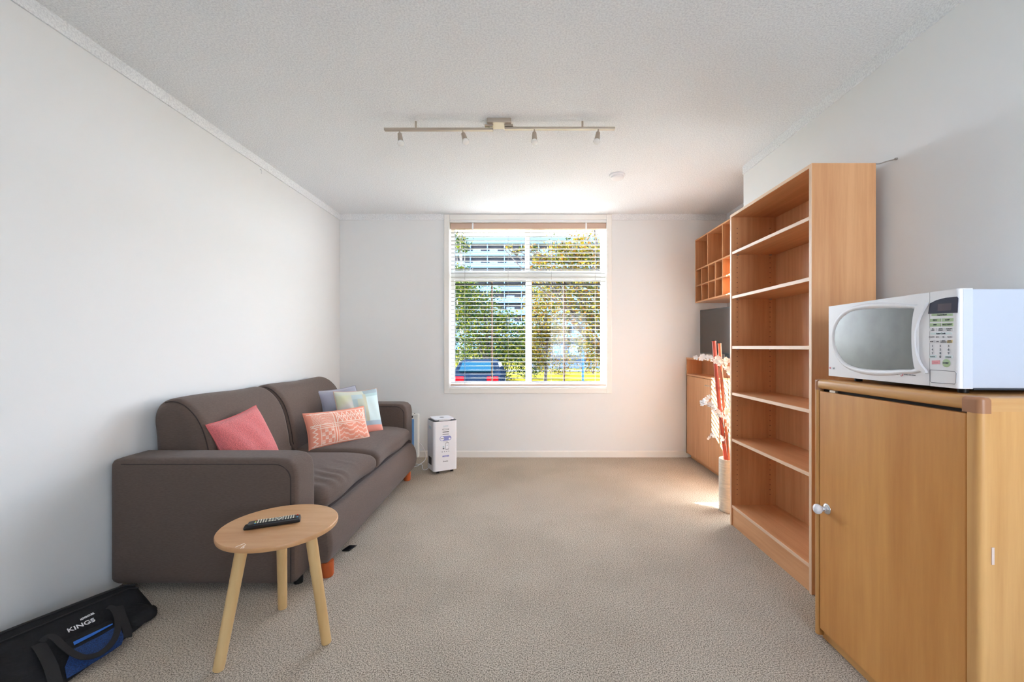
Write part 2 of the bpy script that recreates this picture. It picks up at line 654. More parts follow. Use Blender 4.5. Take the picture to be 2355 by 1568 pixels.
for (a, b, c, d) in panes:
    x0, x1, z0, z1 = PX(a), PX(b), PZ(d), PZ(c)
    obj('pane', box((x0, YG - .003, z0), (x1, YG + .002, z1)), M_glass, win, smooth=False)
    obj('gasket', rect_frame(x0, x1, z0, z1, 0.005, YG - .012, YG - .004, 0), M_gasket, win, smooth=False)
for u in (1131, 1298):
    obj('screen_stile', box((PX(u) - .009, YG + .008, PZ(877)), (PX(u) + .009, YG + .03, PZ(645))), M_screen, win, smooth=False)
for (a, b) in ((1046, 1209), (1223, 1382)):
    obj('screen_rail', box((PX(a), YG + .008, PZ(654)), (PX(b), YG + .022, PZ(651))), M_gasket, win, smooth=False)
obj('latch', box((PX(1050), YG - .045, PZ(700)), (PX(1050) + .014, YG - .028, PZ(690)), .003), M_steel, win)

# venetian blind
M_slat = mat('blind_slat', (158, 158, 156), 0.6)
M_taupe = mat('taupe_rail', (196, 168, 150), 0.5)
M_cord = mat('blind_cord', (150, 145, 140), 0.8)
YS = 4.515
bl = thing('venetian_blind', 'white horizontal slat blind with taupe head rail hanging in the window', 'blind', (0.03, YS, OZ0))
bx0, bx1 = -0.792, 0.848
obj('headrail', box((bx0, YS - .03, 2.402), (bx1, YS + .025, 2.462), .003), M_taupe, bl, smooth=False, label='taupe head rail')
for u in (1088, 1347):
    x = (u - CX) / FPX * YS
    obj('valance_clip', box((x - .009, YS - .036, 2.392), (x + .009, YS - .030, 2.466), .002), M_white, bl, smooth=False)
slat = bmesh.new()
for k in range(6):
    pass
prof = []
for k in range(7):
    t = -1 + 2 * k / 6
    prof.append((t * 0.0150, 0.0020 * (1 - t * t)))
top = [slat.verts.new((bx0, y, z + .0014)) for y, z in prof]
bot = [slat.verts.new((bx0, y, z - .0014)) for y, z in prof]
top2 = [slat.verts.new((bx1, y, z + .0014)) for y, z in prof]
bot2 = [slat.verts.new((bx1, y, z - .0014)) for y, z in prof]
for k in range(6):
    slat.faces.new((top[k], top2[k], top2[k + 1], top[k + 1]))
    slat.faces.new((bot[k], bot[k + 1], bot2[k + 1], bot2[k]))
slat.faces.new((top[0], bot[0], bot2[0], top2[0]))
slat.faces.new((top[-1], top2[-1], bot2[-1], bot[-1]))
slat.faces.new(top[::-1] + bot)
slat.faces.new(top2 + bot2[::-1])
bmesh.ops.recalc_face_normals(slat, faces=slat.faces[:])
s0 = None
zs = [2.366 - 0.0428 * k for k in range(38)]
for i, z in enumerate(zs):
    if z < 0.775:
        break
    if s0 is None:
        s0 = obj('slat', slat, M_slat, bl, local=True)
        o = s0
    else:
        o = s0.copy()
        COL.objects.link(o)
    o.parent = bl
    o.location = (-0.03, 0, z - OZ0)
    o.rotation_euler = (math.radians(-3 + random.uniform(-1.2, 1.2)), random.uniform(-.0006, .0006), 0)
obj('bottom_rail', box((bx0, YS - .024, .748), (bx1, YS + .024, .764), .003), M_taupe, bl, label='taupe bottom rail')
for u in (1069, 1168.6, 1268, 1369):
    x = (u - CX) / FPX * YS
    bm = bmesh.new()
    for dy in (-.017, .017):
        add_box(bm, (x - .0008, YS + dy - .0008, .755), (x + .0008, YS + dy + .0008, 2.41))
    obj('ladder_cord', bm, M_cord, bl, smooth=False)
cp = [(0.838, YS - .04, 2.40 - k * 0.09 ) for k in range(12)]
obj('pull_cord', tube([(0.838 + .003 * math.sin(k), y, z) for k, (_, y, z) in enumerate(cp)], .0016, 6), M_white, bl)
obj('cord_tassel', lathe([(0, 0), (.006, .002), (.004, .028), (0, .032)], 10, Matrix.Translation((0.838, YS - .04, 1.385))), M_white, bl)

# ------------------------------------------------------------------ track light
YT = 2.63
TL = thing('track_light', 'long brushed nickel ceiling spotlight bar with four small spots', 'light', (-0.16, YT, HC))
zb0, zb1 = 2.492, 2.506
def TX(u, y=YT): return (u - CX) / FPX * y
obj('bar', box((TX(884), YT - .012, zb0), (TX(1134), YT + .012, zb1), .002), M_steel, TL, smooth=False)
obj('bar', box((TX(1160.5), YT - .012, zb0 + .006), (TX(1414), YT + .012, zb1 + .006), .002), M_steel, TL, smooth=False)
obj('canopy', box((TX(1121), YT - .045, 2.522), (TX(1176), YT + .045, HC + .001), .006), M_steel, TL)
for a, b in ((1115, 1135), (1160, 1180)):
    obj('bracket', box((TX(a), YT - .02, 2.514), (TX(b), YT + .02, 2.523), .002), M_steel, TL, smooth=False)
    xm = TX((a + b) / 2)
    obj('screw', tube([(xm, YT, 2.500), (xm, YT, 2.516)], .006, 10), M_steel, TL)
M_clear = mat('frosted_lamp_glass', (235, 235, 232), 0.15)
for u in (956.5, 1339.5):
    obj('standoff', tube([(TX(u), YT, zb1 - .002), (TX(u), YT, HC)], .006, 10), M_steel, TL)
for i, (u, dx, dy) in enumerate(((919, .012, -.018), (1064, .02, -.03), (1229, .0, -.02), (1376, -.012, -.022))):
    x = TX(u)
    zt = zb0 + (.006 if i > 1 else 0)
    p0 = Vector((x, YT - .004, zt))
    p1 = Vector((x + dx * .2, YT - .006, zt - .022))
    d = Vector((dx, dy, -.062)).normalized()
    s = obj('spotlight', tube([p1 - d * .006, p1, p1 + d * .052, p1 + d * .058], [.008, .0125, .0165, .0165], 16), M_steel, TL)
    obj('stem', tube([p0 + Vector((0, 0, .004)), p1 - d * .004], .0042, 8), M_steel, s)
    Mx = frame(p1 + d * .056, d.orthogonal(), d.cross(d.orthogonal()))
    if (Mx.to_3x3() @ Vector((0, 0, 1))).dot(d) < 0:
        Mx = frame(p1 + d * .056, d.orthogonal(), -d.cross(d.orthogonal()))
    obj('bulb', lathe([(.014, 0), (.019, .006), (.022, .014), (.020, .020), (.012, .023), (0, .024)], 18, Mx), M_clear, s)
# smoke alarm
SA = P(1419, 411, 3.457)
sa = thing('smoke_alarm', 'round white smoke alarm on the ceiling', 'smoke alarm', (SA.x, 3.45, HC))
T = Matrix.Translation((SA.x, 3.45, HC)) @ Matrix.Rotation(PI, 4, 'X')
obj('base_plate', lathe([(0, 0), (.064, 0), (.064, .010), (.060, .014), (0, .014)], 32, T), M_white, sa)
obj('cover', lathe([(.052, .013), (.052, .026), (.046, .033), (.030, .037), (0, .037)], 32, T), M_white, sa)

# ------------------------------------------------------------------ sofa
sofa = thing('sofa', 'large brown fabric sofa bed against the white wall', 'sofa', (-1.5, 3.07, 0))
def arm(y0, y1, x1):
    def fn(p):
        # front top corner well rounded
        q = p.copy()
        cx, cz, R = x1 - .10, .63 - .10, .10
        if q.x > cx and q.z > cz:
            d = Vector((q.x - cx, q.z - cz))
            m = max(d.x, d.y)
            if d.length > 1e-6:
                s = m / d.length
                k = .55
                q.x = cx + d.x * (1 - k + k * s)
                q.z = cz + d.y * (1 - k + k * s)
        return q
    return puffy((-1.962, y0, .035), (x1, y1, .632), .035, 16, fn)
obj('armrest', arm(2.0, 2.205, -1.082), M_fabric, sofa)
obj('armrest', arm(3.925, 4.15, -1.10), M_fabric, sofa)
def arm_pipe(y, x1):
    pts = [(x1 - .022, y, .05), (x1 - .022, y, .30)]
    for k in range(9):
        a = k / 8 * PI / 2
        pts.append((x1 - .022 - .075 * (1 - math.cos(a)), y, .530 + .077 * math.sin(a)))
    pts += [(x1 - .4, y, .607), (-1.90, y, .607)]
    return pts
obj('piping', tube(arm_pipe(2.0025, -1.082), .0026, 6), M_piping, sofa)
obj('piping', tube(arm_pipe(3.928, -1.10), .0035, 6), M_piping, sofa)
obj('base', box((-1.94, 2.19, .07), (-1.06, 3.94, .30), .01), M_piping, sofa, label='dark base under the seat cushions')
fp = spline([(-1.055, .065), (-1.0, .07), (-.978, .11), (-.972, .17), (-.985, .24), (-1.02, .288), (-1.058, .29)], 5)
obj('front_panel', loft_y([tuple(p)[:2] for p in [Vector((q.x, q.y)) for q in fp]], 2.125, 3.87, .03, 20, 4,
    lambda c: Vector((c.x - .012 * (c.y - 2.1) / 1.7, c.y, c.z))), M_fabric, sofa)
backp = [(-1.93, .40), (-1.945, .55), (-1.955, .70), (-1.958, .80), (-1.93, .862), (-1.868, .885), (-1.80, .868), (-1.73, .805), (-1.682, .715), (-1.655, .60), (-1.64, .48), (-1.65, .41)]
bp = [tuple(p) for p in spline([Vector(p) for p in backp], 4, closed=True)]
def backfn(c):
    return Vector((c.x, c.y, c.z - .004 * math.cos(c.y * 9)))
obj('back_cushion', loft_y(bp, 2.225, 2.995, .055, 14, 6, backfn), M_fabric, sofa)
obj('back_cushion', loft_y(bp, 3.0, 3.90, .055, 14, 6, backfn), M_fabric, sofa)
for y0, y1 in ((2.225, 2.995), (3.0, 3.90)):
    for y, s in ((y0, 1), (y1, -1)):
        bm = bmesh.new()
        c = Vector((sum(p[0] for p in bp) / len(bp), sum(p[1] for p in bp) / len(bp)))
        pts = []
        for p in bp[18:42]:
            q = Vector(p)
            dd = c - q
            q = q + dd * (.0125 / dd.length)
            pts.append((q.x, y + s * .016, q.y - .004 * math.cos(y * 9)))
        add_tube(bm, pts, .0028, 6)
        obj('piping', bm, M_piping, sofa)
def seatfn(y0, y1, zt, wr):
    yc, hy = (y0 + y1) / 2, (y1 - y0) / 2
    def fn(p):
        q = p.copy()
        k = max(0, (q.z - .32) / .12)
        a = (q.y - yc) / hy
        b = (q.x + 1.045) / -.55
        q.z += k * .018 * (1 - a * a)
        fr_ = max(0, 1 - b * 2.4)
        q.z -= k * .035 * fr_ * fr_
        if wr:
            g = math.exp(-((q.x + 1.13) / .14) ** 2)
            q.z += k * g * .0065 * math.sin((q.y + .35 * (q.x + 1.1)) * 75 + 1.5 * math.sin(q.x * 20)) * max(0, 1 - abs(q.y - 2.48) / .32)
        q.x += .008 * math.sin(q.y * 11) * (1 if q.x > -1.2 else 0)
        return q
    return fn
obj('seat_cushion', puffy((-1.70, 2.215, .292), (-1.045, 3.0, .425), .055, 46, seatfn(2.215, 3.0, .42, True)), M_fabric, sofa)
obj('seat_cushion', puffy((-1.70, 3.003, .292), (-1.05, 3.918, .432), .045, 30, seatfn(3.0, 3.918, .43, False)), M_fabric, sofa)
M_foot = mat('orange_wood', (176, 84, 38), 0.35, var=(30, .15, (1, 1, .2)))
for x, y in ((-1.005, 2.16), (-1.03, 3.70), (-1.86, 4.05)):
    obj('foot', lathe([(0, 0), (.027, 0), (.031, .01), (.031, .075), (0, .075)], 16, Matrix.Translation((x, y, 0))), M_foot, sofa, label='orange wooden foot')
obj('glide', lathe([(0, 0), (.022, 0), (.022, .04), (0, .04)], 12, Matrix.Translation((-1.12, 2.1, 0))), M_black, sofa)
bm = bmesh.new()
add_box(bm, (-1.052, 2.165, .09), (-1.036, 2.20, .30))
add_tube(bm, [(-1.066, 2.19, .12), (-1.05, 2.18, .22), (-1.068, 2.19, .29)], .005, 6)
obj('folding_mechanism', bm, M_black, sofa)

# ------------------------------------------------------------------ cushions
def pillow(name, label, w, h, t, o, ex, ey, m, colfn=None, n=40, back=True, group=None):
    """o = bottom-left corner, ex along the bottom edge, ey up"""
    bm = bmesh.new()
    ex, ey = Vector(ex).normalized(), Vector(ey).normalized()
    ez = ex.cross(ey).normalized()
    ey = ez.cross(ex)
    ny = max(12, int(n * h / w))
    lay = bm.loops.layers.color.new('print') if colfn else None
    grid = {}
    for side in (1, -1):
        for i in range(n + 1):
            for j in range(ny + 1):
                edge = i in (0, n) or j in (0, ny)
                if side == -1 and edge:
                    grid[(side, i, j)] = grid[(1, i, j)]
                    continue
                u, v = -1 + 2 * i / n, -1 + 2 * j / ny
                x = w / 2 * u * (1 - .055 * (1 - v * v))
                y = h / 2 * v * (1 - .075 * (1 - u * u))
                z = side * t / 2 * ((1 - abs(u) ** 2.6) * (1 - abs(v) ** 2.6)) ** .48
                z += side * .004 * math.sin(u * 9 + v * 4) * (1 - u * u) * (1 - v * v)
                grid[(side, i, j)] = bm.verts.new((x, y, z))
    for side in (1, -1):
        for i in range(n):
            for j in range(ny):
                q = [grid[(side, i, j)], grid[(side, i + 1, j)], grid[(side, i + 1, j + 1)], grid[(side, i, j + 1)]]
                if side == -1:
                    q = q[::-1]
                f = bm.faces.new(q)
                if lay:
                    uv = [(i / n, j / ny), ((i + 1) / n, j / ny), ((i + 1) / n, (j + 1) / ny), (i / n, (j + 1) / ny)]
                    if side == -1:
                        uv = uv[::-1]
                    for lp, (a, b) in zip(f.loops, uv):
                        c = lin(colfn(a, b))
                        # byte colour layers hold sRGB values
                        cc = [(x * 12.92 if x <= .0031308 else 1.055 * x ** (1 / 2.4) - .055) for x in c]
                        lp[lay] = (*cc, 1)
    ctr = Vector(o) + ex * w / 2 + ey * h / 2
    root = thing(name, label, 'cushion', ctr, 0, group)
    M = Matrix((ex, ey, ez)).transposed().to_4x4()
    bmesh.ops.transform(bm, matrix=M, verts=bm.verts[:])
    obj('cover', bm, m, root, local=True)
    # piped edge
    pts = []
    for k in range(60):
        s = k / 60 * 4
        e = int(s)
        f = -1 + 2 * (s - e)
        u, v = [(f, -1), (1, f), (-f, 1), (-1, -f)][e]
        pts.append(M @ Vector((w / 2 * u * (1 - .055 * (1 - v * v)), h / 2 * v * (1 - .075 * (1 - u * u)), 0)))
    pts.append(pts[0])
    pm = mat(name + '_edge', label and EDGE.get(name, (200, 150, 140)), 0.9)
    obj('piping', tube(pts, .0038, 6, cap=False), pm, root, local=True)
    return root
EDGE = {'boucle_cushion': (214, 112, 112), 'lumbar_cushion': (232, 152, 128), 'plaid_cushion': (206, 178, 160), 'velvet_cushion': (150, 150, 162)}
M_boucle = mat('boucle', (226, 120, 122), 0.95, bump=(230, 1.0, 0.006), var=(180, .16), sheen=.3)
pillow('boucle_cushion', 'plain pink boucle cushion leaning on the sofa back by the near armrest', .345, .335, .135,
       (-1.565, 2.29, .437), (.05, .32, .056), (-.12, -.04, .28), M_boucle, n=28)
def salmon(a, b):
    S, Wt = (238, 158, 134), (250, 226, 212)
    def near(d, w): return abs(d) < w
    if a < .03 or a > .97 or b < .04 or b > .96:
        return S
    # main cross bands
    if near(b - .60, .012) or near(b - .55, .010) or near(a - .40, .007) or near(a - .44, .006):
        return Wt
    if near(b - .93, .010) or near(a - .955, .006) or near(b - .06, .01):
        return Wt
    if a < .40 and b > .60:                 # arcs
        r = math.hypot((a - .24) * 1.0, (b - .52) * .9)
        return Wt if (r * 34) % 1 < .34 and a > .07 else S
    if a >= .44 and b > .60:                # triangles
        t = (a - .44) / .56 * 7
        f = abs(t % 1 - .5) * 2
        y = (b - .62) / .29
        if near(y - (1 - f) * .55, .10) or near(y - .45 - (1 - f) * .5, .10):
            return Wt
        if y < .62 and y > .5:
            return Wt if (t * 3) % 1 < .3 else S
        return S
    if a >= .44 and b < .55:                # wavy chevrons
        t = (a - .44) / .56 * 2.3
        f = abs((t + .15) % 1 - .5) * 2
        y = b + .11 * f + .012 * math.sin(a * 95)
        return Wt if (y * 7.5) % 1 < .25 and ((y * 7.5) % 1 < .09 or (y * 7.5) % 1 > .16) else S
    if a < .14:                             # zigzag strip
        f = abs((b * 8) % 1 - .5) * 2
        return Wt if near(a - .05 - f * .06, .012) else S
    if near(a - .16, .007) or near(b - .50, .010) or near(a - .36, .005):
        return Wt
    i, j = int((a - .17) / .19 * 4), int((b - .08) / .40 * 4)
    if .17 < a < .355 and .08 < b < .48:
        if (i + j) % 2 == 0:
            return Wt if (b * 60) % 1 < .62 else S
        return S
    return S
M_print = vcol_mat('printed_cotton', .85, bump=(500, .3, .001), sheen=.15)
pillow('lumbar_cushion', 'oblong salmon cushion with white tribal line print, in front of the plaid cushion', .475, .275, .13,
       (-1.535, 3.02, .418), (.30, .36, .005), (-.08, .06, .25), M_print, salmon, n=190)
def plaid(a, b):
    g = .5 + .5 * math.sin(a * 9 + 3 * math.sin(b * 5))
    base = (206 - 14 * g, 218 - 4 * g, 206 + 10 * (1 - g))
    if b < .17:
        return (238, 160, 146)
    if b < .27:
        return (168, 188, 204)
    if a > .96:
        return (168, 188, 204)
    if b > .90:
        return (160, 178, 186) if a > .60 else (206, 214, 200)
    if a > .64:
        if .83 < b:
            return (176, 204, 206)
        return (205, 226, 228)
    if .56 < a <= .64:
        return (196, 200, 180)
    if .30 < a <= .56:
        if .60 < b < .80:
            return (170, 192, 198) if a < .42 else (190, 200, 186)
        return (184, 206, 210)
    return (206, 216 - 8 * g, 186 + 20 * g)
pillow('plaid_cushion', 'square pale green and blue patchwork cushion with a coral bottom band', .39, .385, .12,
       (-1.468, 3.37, .425), (.232, .30, 0.0), (-.081, .06, .363), M_print, plaid, n=90)
M_velvet = mat('grey_velvet', (152, 152, 168), .8, sheen=.6, bump=(60, .3, .004))
pillow('velvet_cushion', 'grey velvet cushion behind the pale patchwork cushion', .375, .36, .09,
       (-1.600, 3.44, .47), (.207, .30, .02), (-.123, .08, .29), M_velvet, n=28)

# ------------------------------------------------------------------ round side table + remote
cx, cy, TZ = -0.972, 1.685, .46
tb = thing('side_table', 'small round oak side table on three splayed legs in front of the sofa', 'table', (cx, cy, 0))
M_oakT = wood('oak_top', (214, 170, 126), (190, 140, 94), (.16, 1, 1), fine=.8, figure=.55)
M_oakL = wood('pale_leg_wood', (222, 190, 138), (198, 160, 104), (1, 1, .06), fine=.8)
obj('tabletop', lathe([(0, TZ - .019), (.204, TZ - .019), (.210, TZ - .016), (.2115, TZ - .010), (.2115, TZ - .003), (.209, TZ), (0, TZ)], 72, Matrix.Translation((cx, cy, 0))), M_oakT, tb)
for fx, fy in ((-1.103, 1.528), (-.779, 1.668), (-1.080, 1.893)):
    d = Vector((fx - cx, fy - cy, 0))
    tp = Vector((cx, cy, 0)) + d.normalized() * .125
    obj('leg', tube([(fx, fy, 0), (fx * .98 + tp.x * .02, fy * .98 + tp.y * .02, .006), (tp.x, tp.y, TZ - .019)], [.017, .0185, .021], 20), M_oakL, tb)
M_scr = mat('worn_varnish', (246, 236, 224), .3)
bm = bmesh.new()
for k, (a, b) in enumerate((((541, 1258), (563, 1249)), ((553, 1261), (565, 1252)), ((558, 1261), (562, 1257)))):
    pa, pb = on_plane(*a, (0, 0, TZ), Vector((0, 0, 1))), on_plane(*b, (0, 0, TZ), Vector((0, 0, 1)))
    n = (pb - pa).cross(Vector((0, 0, 1))).normalized() * .0016
    add_prism(bm, [pa - n * .2, pb - n, pb + n, pa + n], (0, 0, .0005))
obj('scratch', bm, M_scr, tb, smooth=False, label='pale scuff marks')
ra = math.atan2(.080, .175)
rc = thing('remote_control', 'slim black television remote lying on the round table', 'remote control', (-1.071, 1.614, TZ), ra)
rb = puffy((0, 0, .001), (.193, .046, .021), .006, 6)
for v in rb.verts:
    if v.co.z < .010 and v.co.x < .03:
        pass
    if v.co.z > .010:
        v.co.x = .012 + v.co.x * .93
obj('body', rb, M_black, rc, local=True)
M_key = mat('grey_keys', (206, 204, 188), .5)
M_red, M_blu, M_yel, M_grn = (mat(n, c, .5) for n, c in (('red_key', (210, 60, 50)), ('blue_key', (70, 160, 200)), ('yellow_key', (220, 200, 70)), ('green_key', (90, 170, 90))))
def key(x, y, w, h, m=M_key):
    obj('button', box((x, y, .0205), (x + w, y + h, .0228), .0008, 1), m, rc, local=True)
key(.178, .008, .006, .007, M_blu)
key(.178, .032, .006, .007, M_red)
for i, x in enumerate((.165, .156, .147, .138)):
    for y in (.006, .019, .032):
        key(x, y, .0045, .009)
for dx, dy in ((0, -.014), (0, .014), (-.013, 0), (.013, 0), (-.013, .014), (.013, -.014), (-.013, -.014), (.013, .014)):
    key(.118 + dx - .003, .0235 + dy - .003, .006, .006)
obj('navigation_ring', lathe([(.005, .0205), (.0098, .0205), (.0098, .0232), (.005, .0232)], 20, Matrix.Translation((.118, .0235, 0))), M_key, rc, local=True)
for x, w in ((.092, .007), (.082, .007)):
    for y in (.008, .027):
        key(x, y, w, .011)
for i, x in enumerate((.071, .062, .053, .044)):
    for y in (.006, .016, .026, .036):
        key(x, y, .0045, .006)
for y, m in ((.006, M_blu), (.016, M_yel), (.026, M_grn), (.036, M_red)):
    key(.035, y, .005, .006, m)

# ------------------------------------------------------------------ duffel bag
bag = thing('duffel_bag', 'black duffel bag with blue mesh pocket on carpet beside the wall', 'bag', (-1.75, 1.5, 0))
M_nylon = mat('black_nylon', (24, 24, 27), .75, bump=(18, .5, .02), var=(30, .2), spec=.35)
M_web = mat('black_webbing', (30, 29, 31), .8, bump=(700, .6, .001))
M_mesh = mat('blue_mesh', (20, 54, 108), .7, bump=(260, 1.0, .002), var=(260, .6))
M_bstr = mat('blue_strip', (44, 106, 196), .6)
secs = []
rows = [  # y, ridge x,z, front x, back x
    (1.895, -1.70, .045, -1.66, -1.78), (1.875, -1.715, .105, -1.625, -1.80), (1.84, -1.733, .122, -1.600, -1.85), (1.76, -1.762, .128, -1.588, -1.90),
    (1.66, -1.797, .134, -1.580, -1.93), (1.55, -1.833, .141, -1.578, -1.95), (1.45, -1.867, .146, -1.575, -1.955), (1.34, -1.893, .150, -1.572, -1.96), (1.2, -1.905, .150, -1.565, -1.96), (1.05, -1.905, .145, -1.56, -1.96), (1.0, -1.89, .10, -1.59, -1.94)]
bm = bmesh.new()
rings = []
for y, rx, rz, fx, bx in rows:
    pts = [(bx, 0.002), (bx + .002, rz * .5), (rx - .022, rz * .97), (rx - .008, rz + .004), (rx, rz), (rx + (fx - rx) * .33, rz * .70), (rx + (fx - rx) * .66, rz * .37), (fx - .012, rz * .16), (fx + .004, .012), (fx - .01, .002)]
    rings.append([bm.verts.new((x, y, z)) for x, z in pts])
for a, b in zip(rings, rings[1:]):
    for k in range(10):
        bm.faces.new((a[k], b[k], b[(k + 1) % 10], a[(k + 1) % 10]))
bm.faces.new(rings[0])
bm.faces.new(rings[-1][::-1])
bmesh.ops.recalc_face_normals(bm, faces=bm.faces[:])
bmesh.ops.subdivide_edges(bm, edges=bm.edges[:], cuts=1, smooth=.35, use_grid_fill=True)
for v in bm.verts:
    v.co.x = max(v.co.x, -1.965)
    v.co.z = max(v.co.z, .001)
obj('body', bm, M_nylon, bag, angle=60)
obj('end_gusset', puffy((-1.70, 1.73, .001), (-1.578, 1.845, .062), .03, 6, lambda p: Vector((p.x + .006 * math.sin(p.y * 60), p.y, p.z * (1.15 - (p.x + 1.70) * 3.2)))), M_nylon, bag)
zip_p = [(rx - .004, y, rz + .006) for y, rx, rz, fx, bx in rows[1:-1]]
obj('zip', tube(zip_p, .0045, 6), M_web, bag)
def bagpt(u, v, lift=.006):
    A, B, C = Vector((-1.733, 1.84, .122)), Vector((-1.867, 1.45, .146)), Vector((-1.576, 1.5, .018))
    n = (B - A).cross(C - A).normalized()
    if n.z < 0: n = -n
    return on_plane(u, v, A, n) + n * lift, n
def bagpoly(name, px, m, lift, th=.002, label=None):
    pts = [bagpt(u, v, lift)[0] for u, v in px]
    n = bagpt(100, 1450)[1]
    return obj(name, prism(pts, n * th), m, bag, smooth=False, label=label)
bagpoly('pocket_mesh', [(163, 1499), (176, 1494), (232, 1465), (262, 1447), (276, 1452), (283, 1470), (278, 1486), (240, 1512), (152, 1566), (147, 1540)], M_mesh, .008, .003, 'blue mesh pocket')
bagpoly('pocket_strip', [(166, 1483), (210, 1462), (256, 1440), (257, 1442), (212, 1467), (168, 1490)], M_bstr, .012, .002, 'bright blue strip')
bagpoly('pocket_band', [(150, 1475), (254, 1429), (262, 1447), (170, 1497), (150, 1502)], M_nylon, .008, .002)
def ribbon(name, px, w, lifts, m):
    pts = [bagpt(u, v, l)[0] for (u, v), l in zip(px, lifts)]
    pts = spline(pts, 5)
    n = bagpt(100, 1450)[1]
    bm = bmesh.new()
    rows_ = []
    for i, p in enumerate(pts):
        t = (pts[min(i + 1, len(pts) - 1)] - pts[max(i - 1, 0)]).normalized()
        s = t.cross(n).normalized() * w / 2
        rows_.append([bm.verts.new(p - s), bm.verts.new(p + s), bm.verts.new(p + s + n * .003), bm.verts.new(p - s + n * .003)])
    for a, b in zip(rows_, rows_[1:]):
        for k in range(4):
            bm.faces.new((a[k], a[(k + 1) % 4], b[(k + 1) % 4], b[k]))
    bm.faces.new(rows_[0][::-1])
    bm.faces.new(rows_[-1])
    bmesh.ops.recalc_face_normals(bm, faces=bm.faces[:])
    return obj(name, bm, m, bag)
ribbon('handle', [(92, 1484), (106, 1474), (122, 1480), (140, 1502), (165, 1521), (190, 1528), (222, 1520), (250, 1496), (264, 1466), (266, 1434), (256, 1408), (244, 1403)], .020, [.012, .018, .022, .028, .03, .03, .03, .03, .028, .024, .018, .012], M_web)
ribbon('strap', [(84, 1487), (94, 1500), (112, 1535), (124, 1575), (130, 1600)], .034, [.010, .011, .012, .012, .012], M_web)
ribbon('strap', [(272, 1398), (278, 1420), (290, 1452), (292, 1470)], .026, [.008, .010, .010, .008], M_web)
M_logo = mat('white_print', (225, 225, 228), .6)
pa, nb = bagpt(153, 1455, .007)
pb, _ = bagpt(216, 1428, .007)
ex = (pb - pa)
eyy = nb.cross(ex).normalized()
Lk = ex.length
me = text_mesh('KINGS', .027, frame((pa + pb) / 2 , ex, eyy), .0006, .0003, 0.10, 1.0)
xs = [v.co.dot(ex.normalized()) for v in me.vertices]
kf = Lk / (max(xs) - min(xs))
obj('lettering', text_mesh('KINGS', .027, frame((pa + pb) / 2, ex, eyy), .0006, .0003, 0.10, kf), M_logo, bag, smooth=False, label='white KINGS lettering')
pc_, _ = bagpt(181, 1430, .007)
pd_, _ = bagpt(217, 1412, .007)
obj('lettering', text_mesh('ADVENTURE', .0125, frame((pc_ + pd_) / 2, pd_ - pc_, eyy), .0006, .0003, 0, .62), M_logo, bag, smooth=False, label='small white ADVENTURE lettering')
obj('webbing_trim', tube([(rx + (fx - rx) * .12, y, rz * .90 + .004) for y, rx, rz, fx, bx in rows[1:-1]], .003, 6), M_web, bag)

# ------------------------------------------------------------------ tall bookcase
bx0_, bx1_, by0, by1, bt = 1.337, 1.637, 1.991, 2.786, 2.018
bk = thing('bookcase', 'tall empty beech bookcase with five adjustable shelves by the right wall', 'bookcase', ((bx0_ + bx1_) / 2, (by0 + by1) / 2, 0))
TH = .018
def panel(name, lo, hi, m, par, edge=True, **k):
    o = obj(name, box(lo, hi, .001, 1), m, par, smooth=False, **k)
    return o
panel('side_panel', (bx0_, by0, 0), (bx1_, by0 + TH, bt), M_beechV, bk)
panel('side_panel', (bx0_, by1 - TH, 0), (bx1_, by1, bt), M_beechV, bk)
panel('top_panel', (bx0_, by0 + TH, bt - TH), (bx1_, by1 - TH, bt), M_beechY, bk)
panel('back_panel', (bx1_ - .012, by0 + TH, .08), (bx1_ - .004, by1 - TH, bt - TH), M_beechV, bk)
panel('kickboard', (bx0_ + .006, by0 + TH, 0), (bx0_ + .022, by1 - TH, .116), M_beechY, bk)
for z in (.116, .546, .846, 1.146, 1.470, 1.757):
    s = panel('shelf', (bx0_ + .004, by0 + TH + .0005, z), (bx1_ - .013, by1 - TH - .0005, z + TH), M_beechY, bk)
    obj('edge_banding', box((bx0_ + .002, by0 + TH + .001, z + .0005), (bx0_ + .0045, by1 - TH - .001, z + TH - .0005)), M_edge, s, smooth=False, label='pale front edge strip')
for y0 in (by0, by1 - TH):
    obj('edge_banding', box((bx0_ - .0015, y0 + .0005, 0), (bx0_ + .001, y0 + TH - .0005, bt - .001)), M_edge, bk, smooth=False, label='pale front edge strip')
obj('edge_banding', box((bx0_ - .0015, by0 + TH, bt - TH + .0005), (bx0_ + .001, by1 - TH, bt - .001)), M_edge, bk, smooth=False, label='pale front edge strip')
bm = bmesh.new()
for x in (bx0_ + .037, bx1_ - .05):
    z = .20
    while z < bt - .08:
        add_tube(bm, [(x, by1 - TH - .0006, z), (x, by1 - TH + .002, z)], .0026, 6)
        z += .032
obj('peg_hole', bm, M_dark, bk, smooth=False, kind='stuff', label='rows of dark peg holes')
for z in (.546, .846, 1.146, 1.470, 1.757):
    for x in (bx0_ + .037, bx1_ - .05):
        obj('shelf_pin', box((x - .006, by1 - TH - .014, z - .007), (x + .006, by1 - TH, z), .001, 1), M_steel, bk, smooth=False)
wire = thing('wall_cable', 'thin dark cable from bookcase top to the right wall', 'cable', (1.66, 1.98, 2.0))
obj('wire', tube(spline([(1.635, 2.0, 2.018), (1.648, 1.985, 2.012), (1.665, 1.96, 2.013), (1.680, 1.93, 2.010)], 4), .0025, 6), M_cord, wire)
obj('cable_clip', box((1.672, 1.925, 2.006), (1.683, 1.935, 2.014), .001), M_cord, wire)

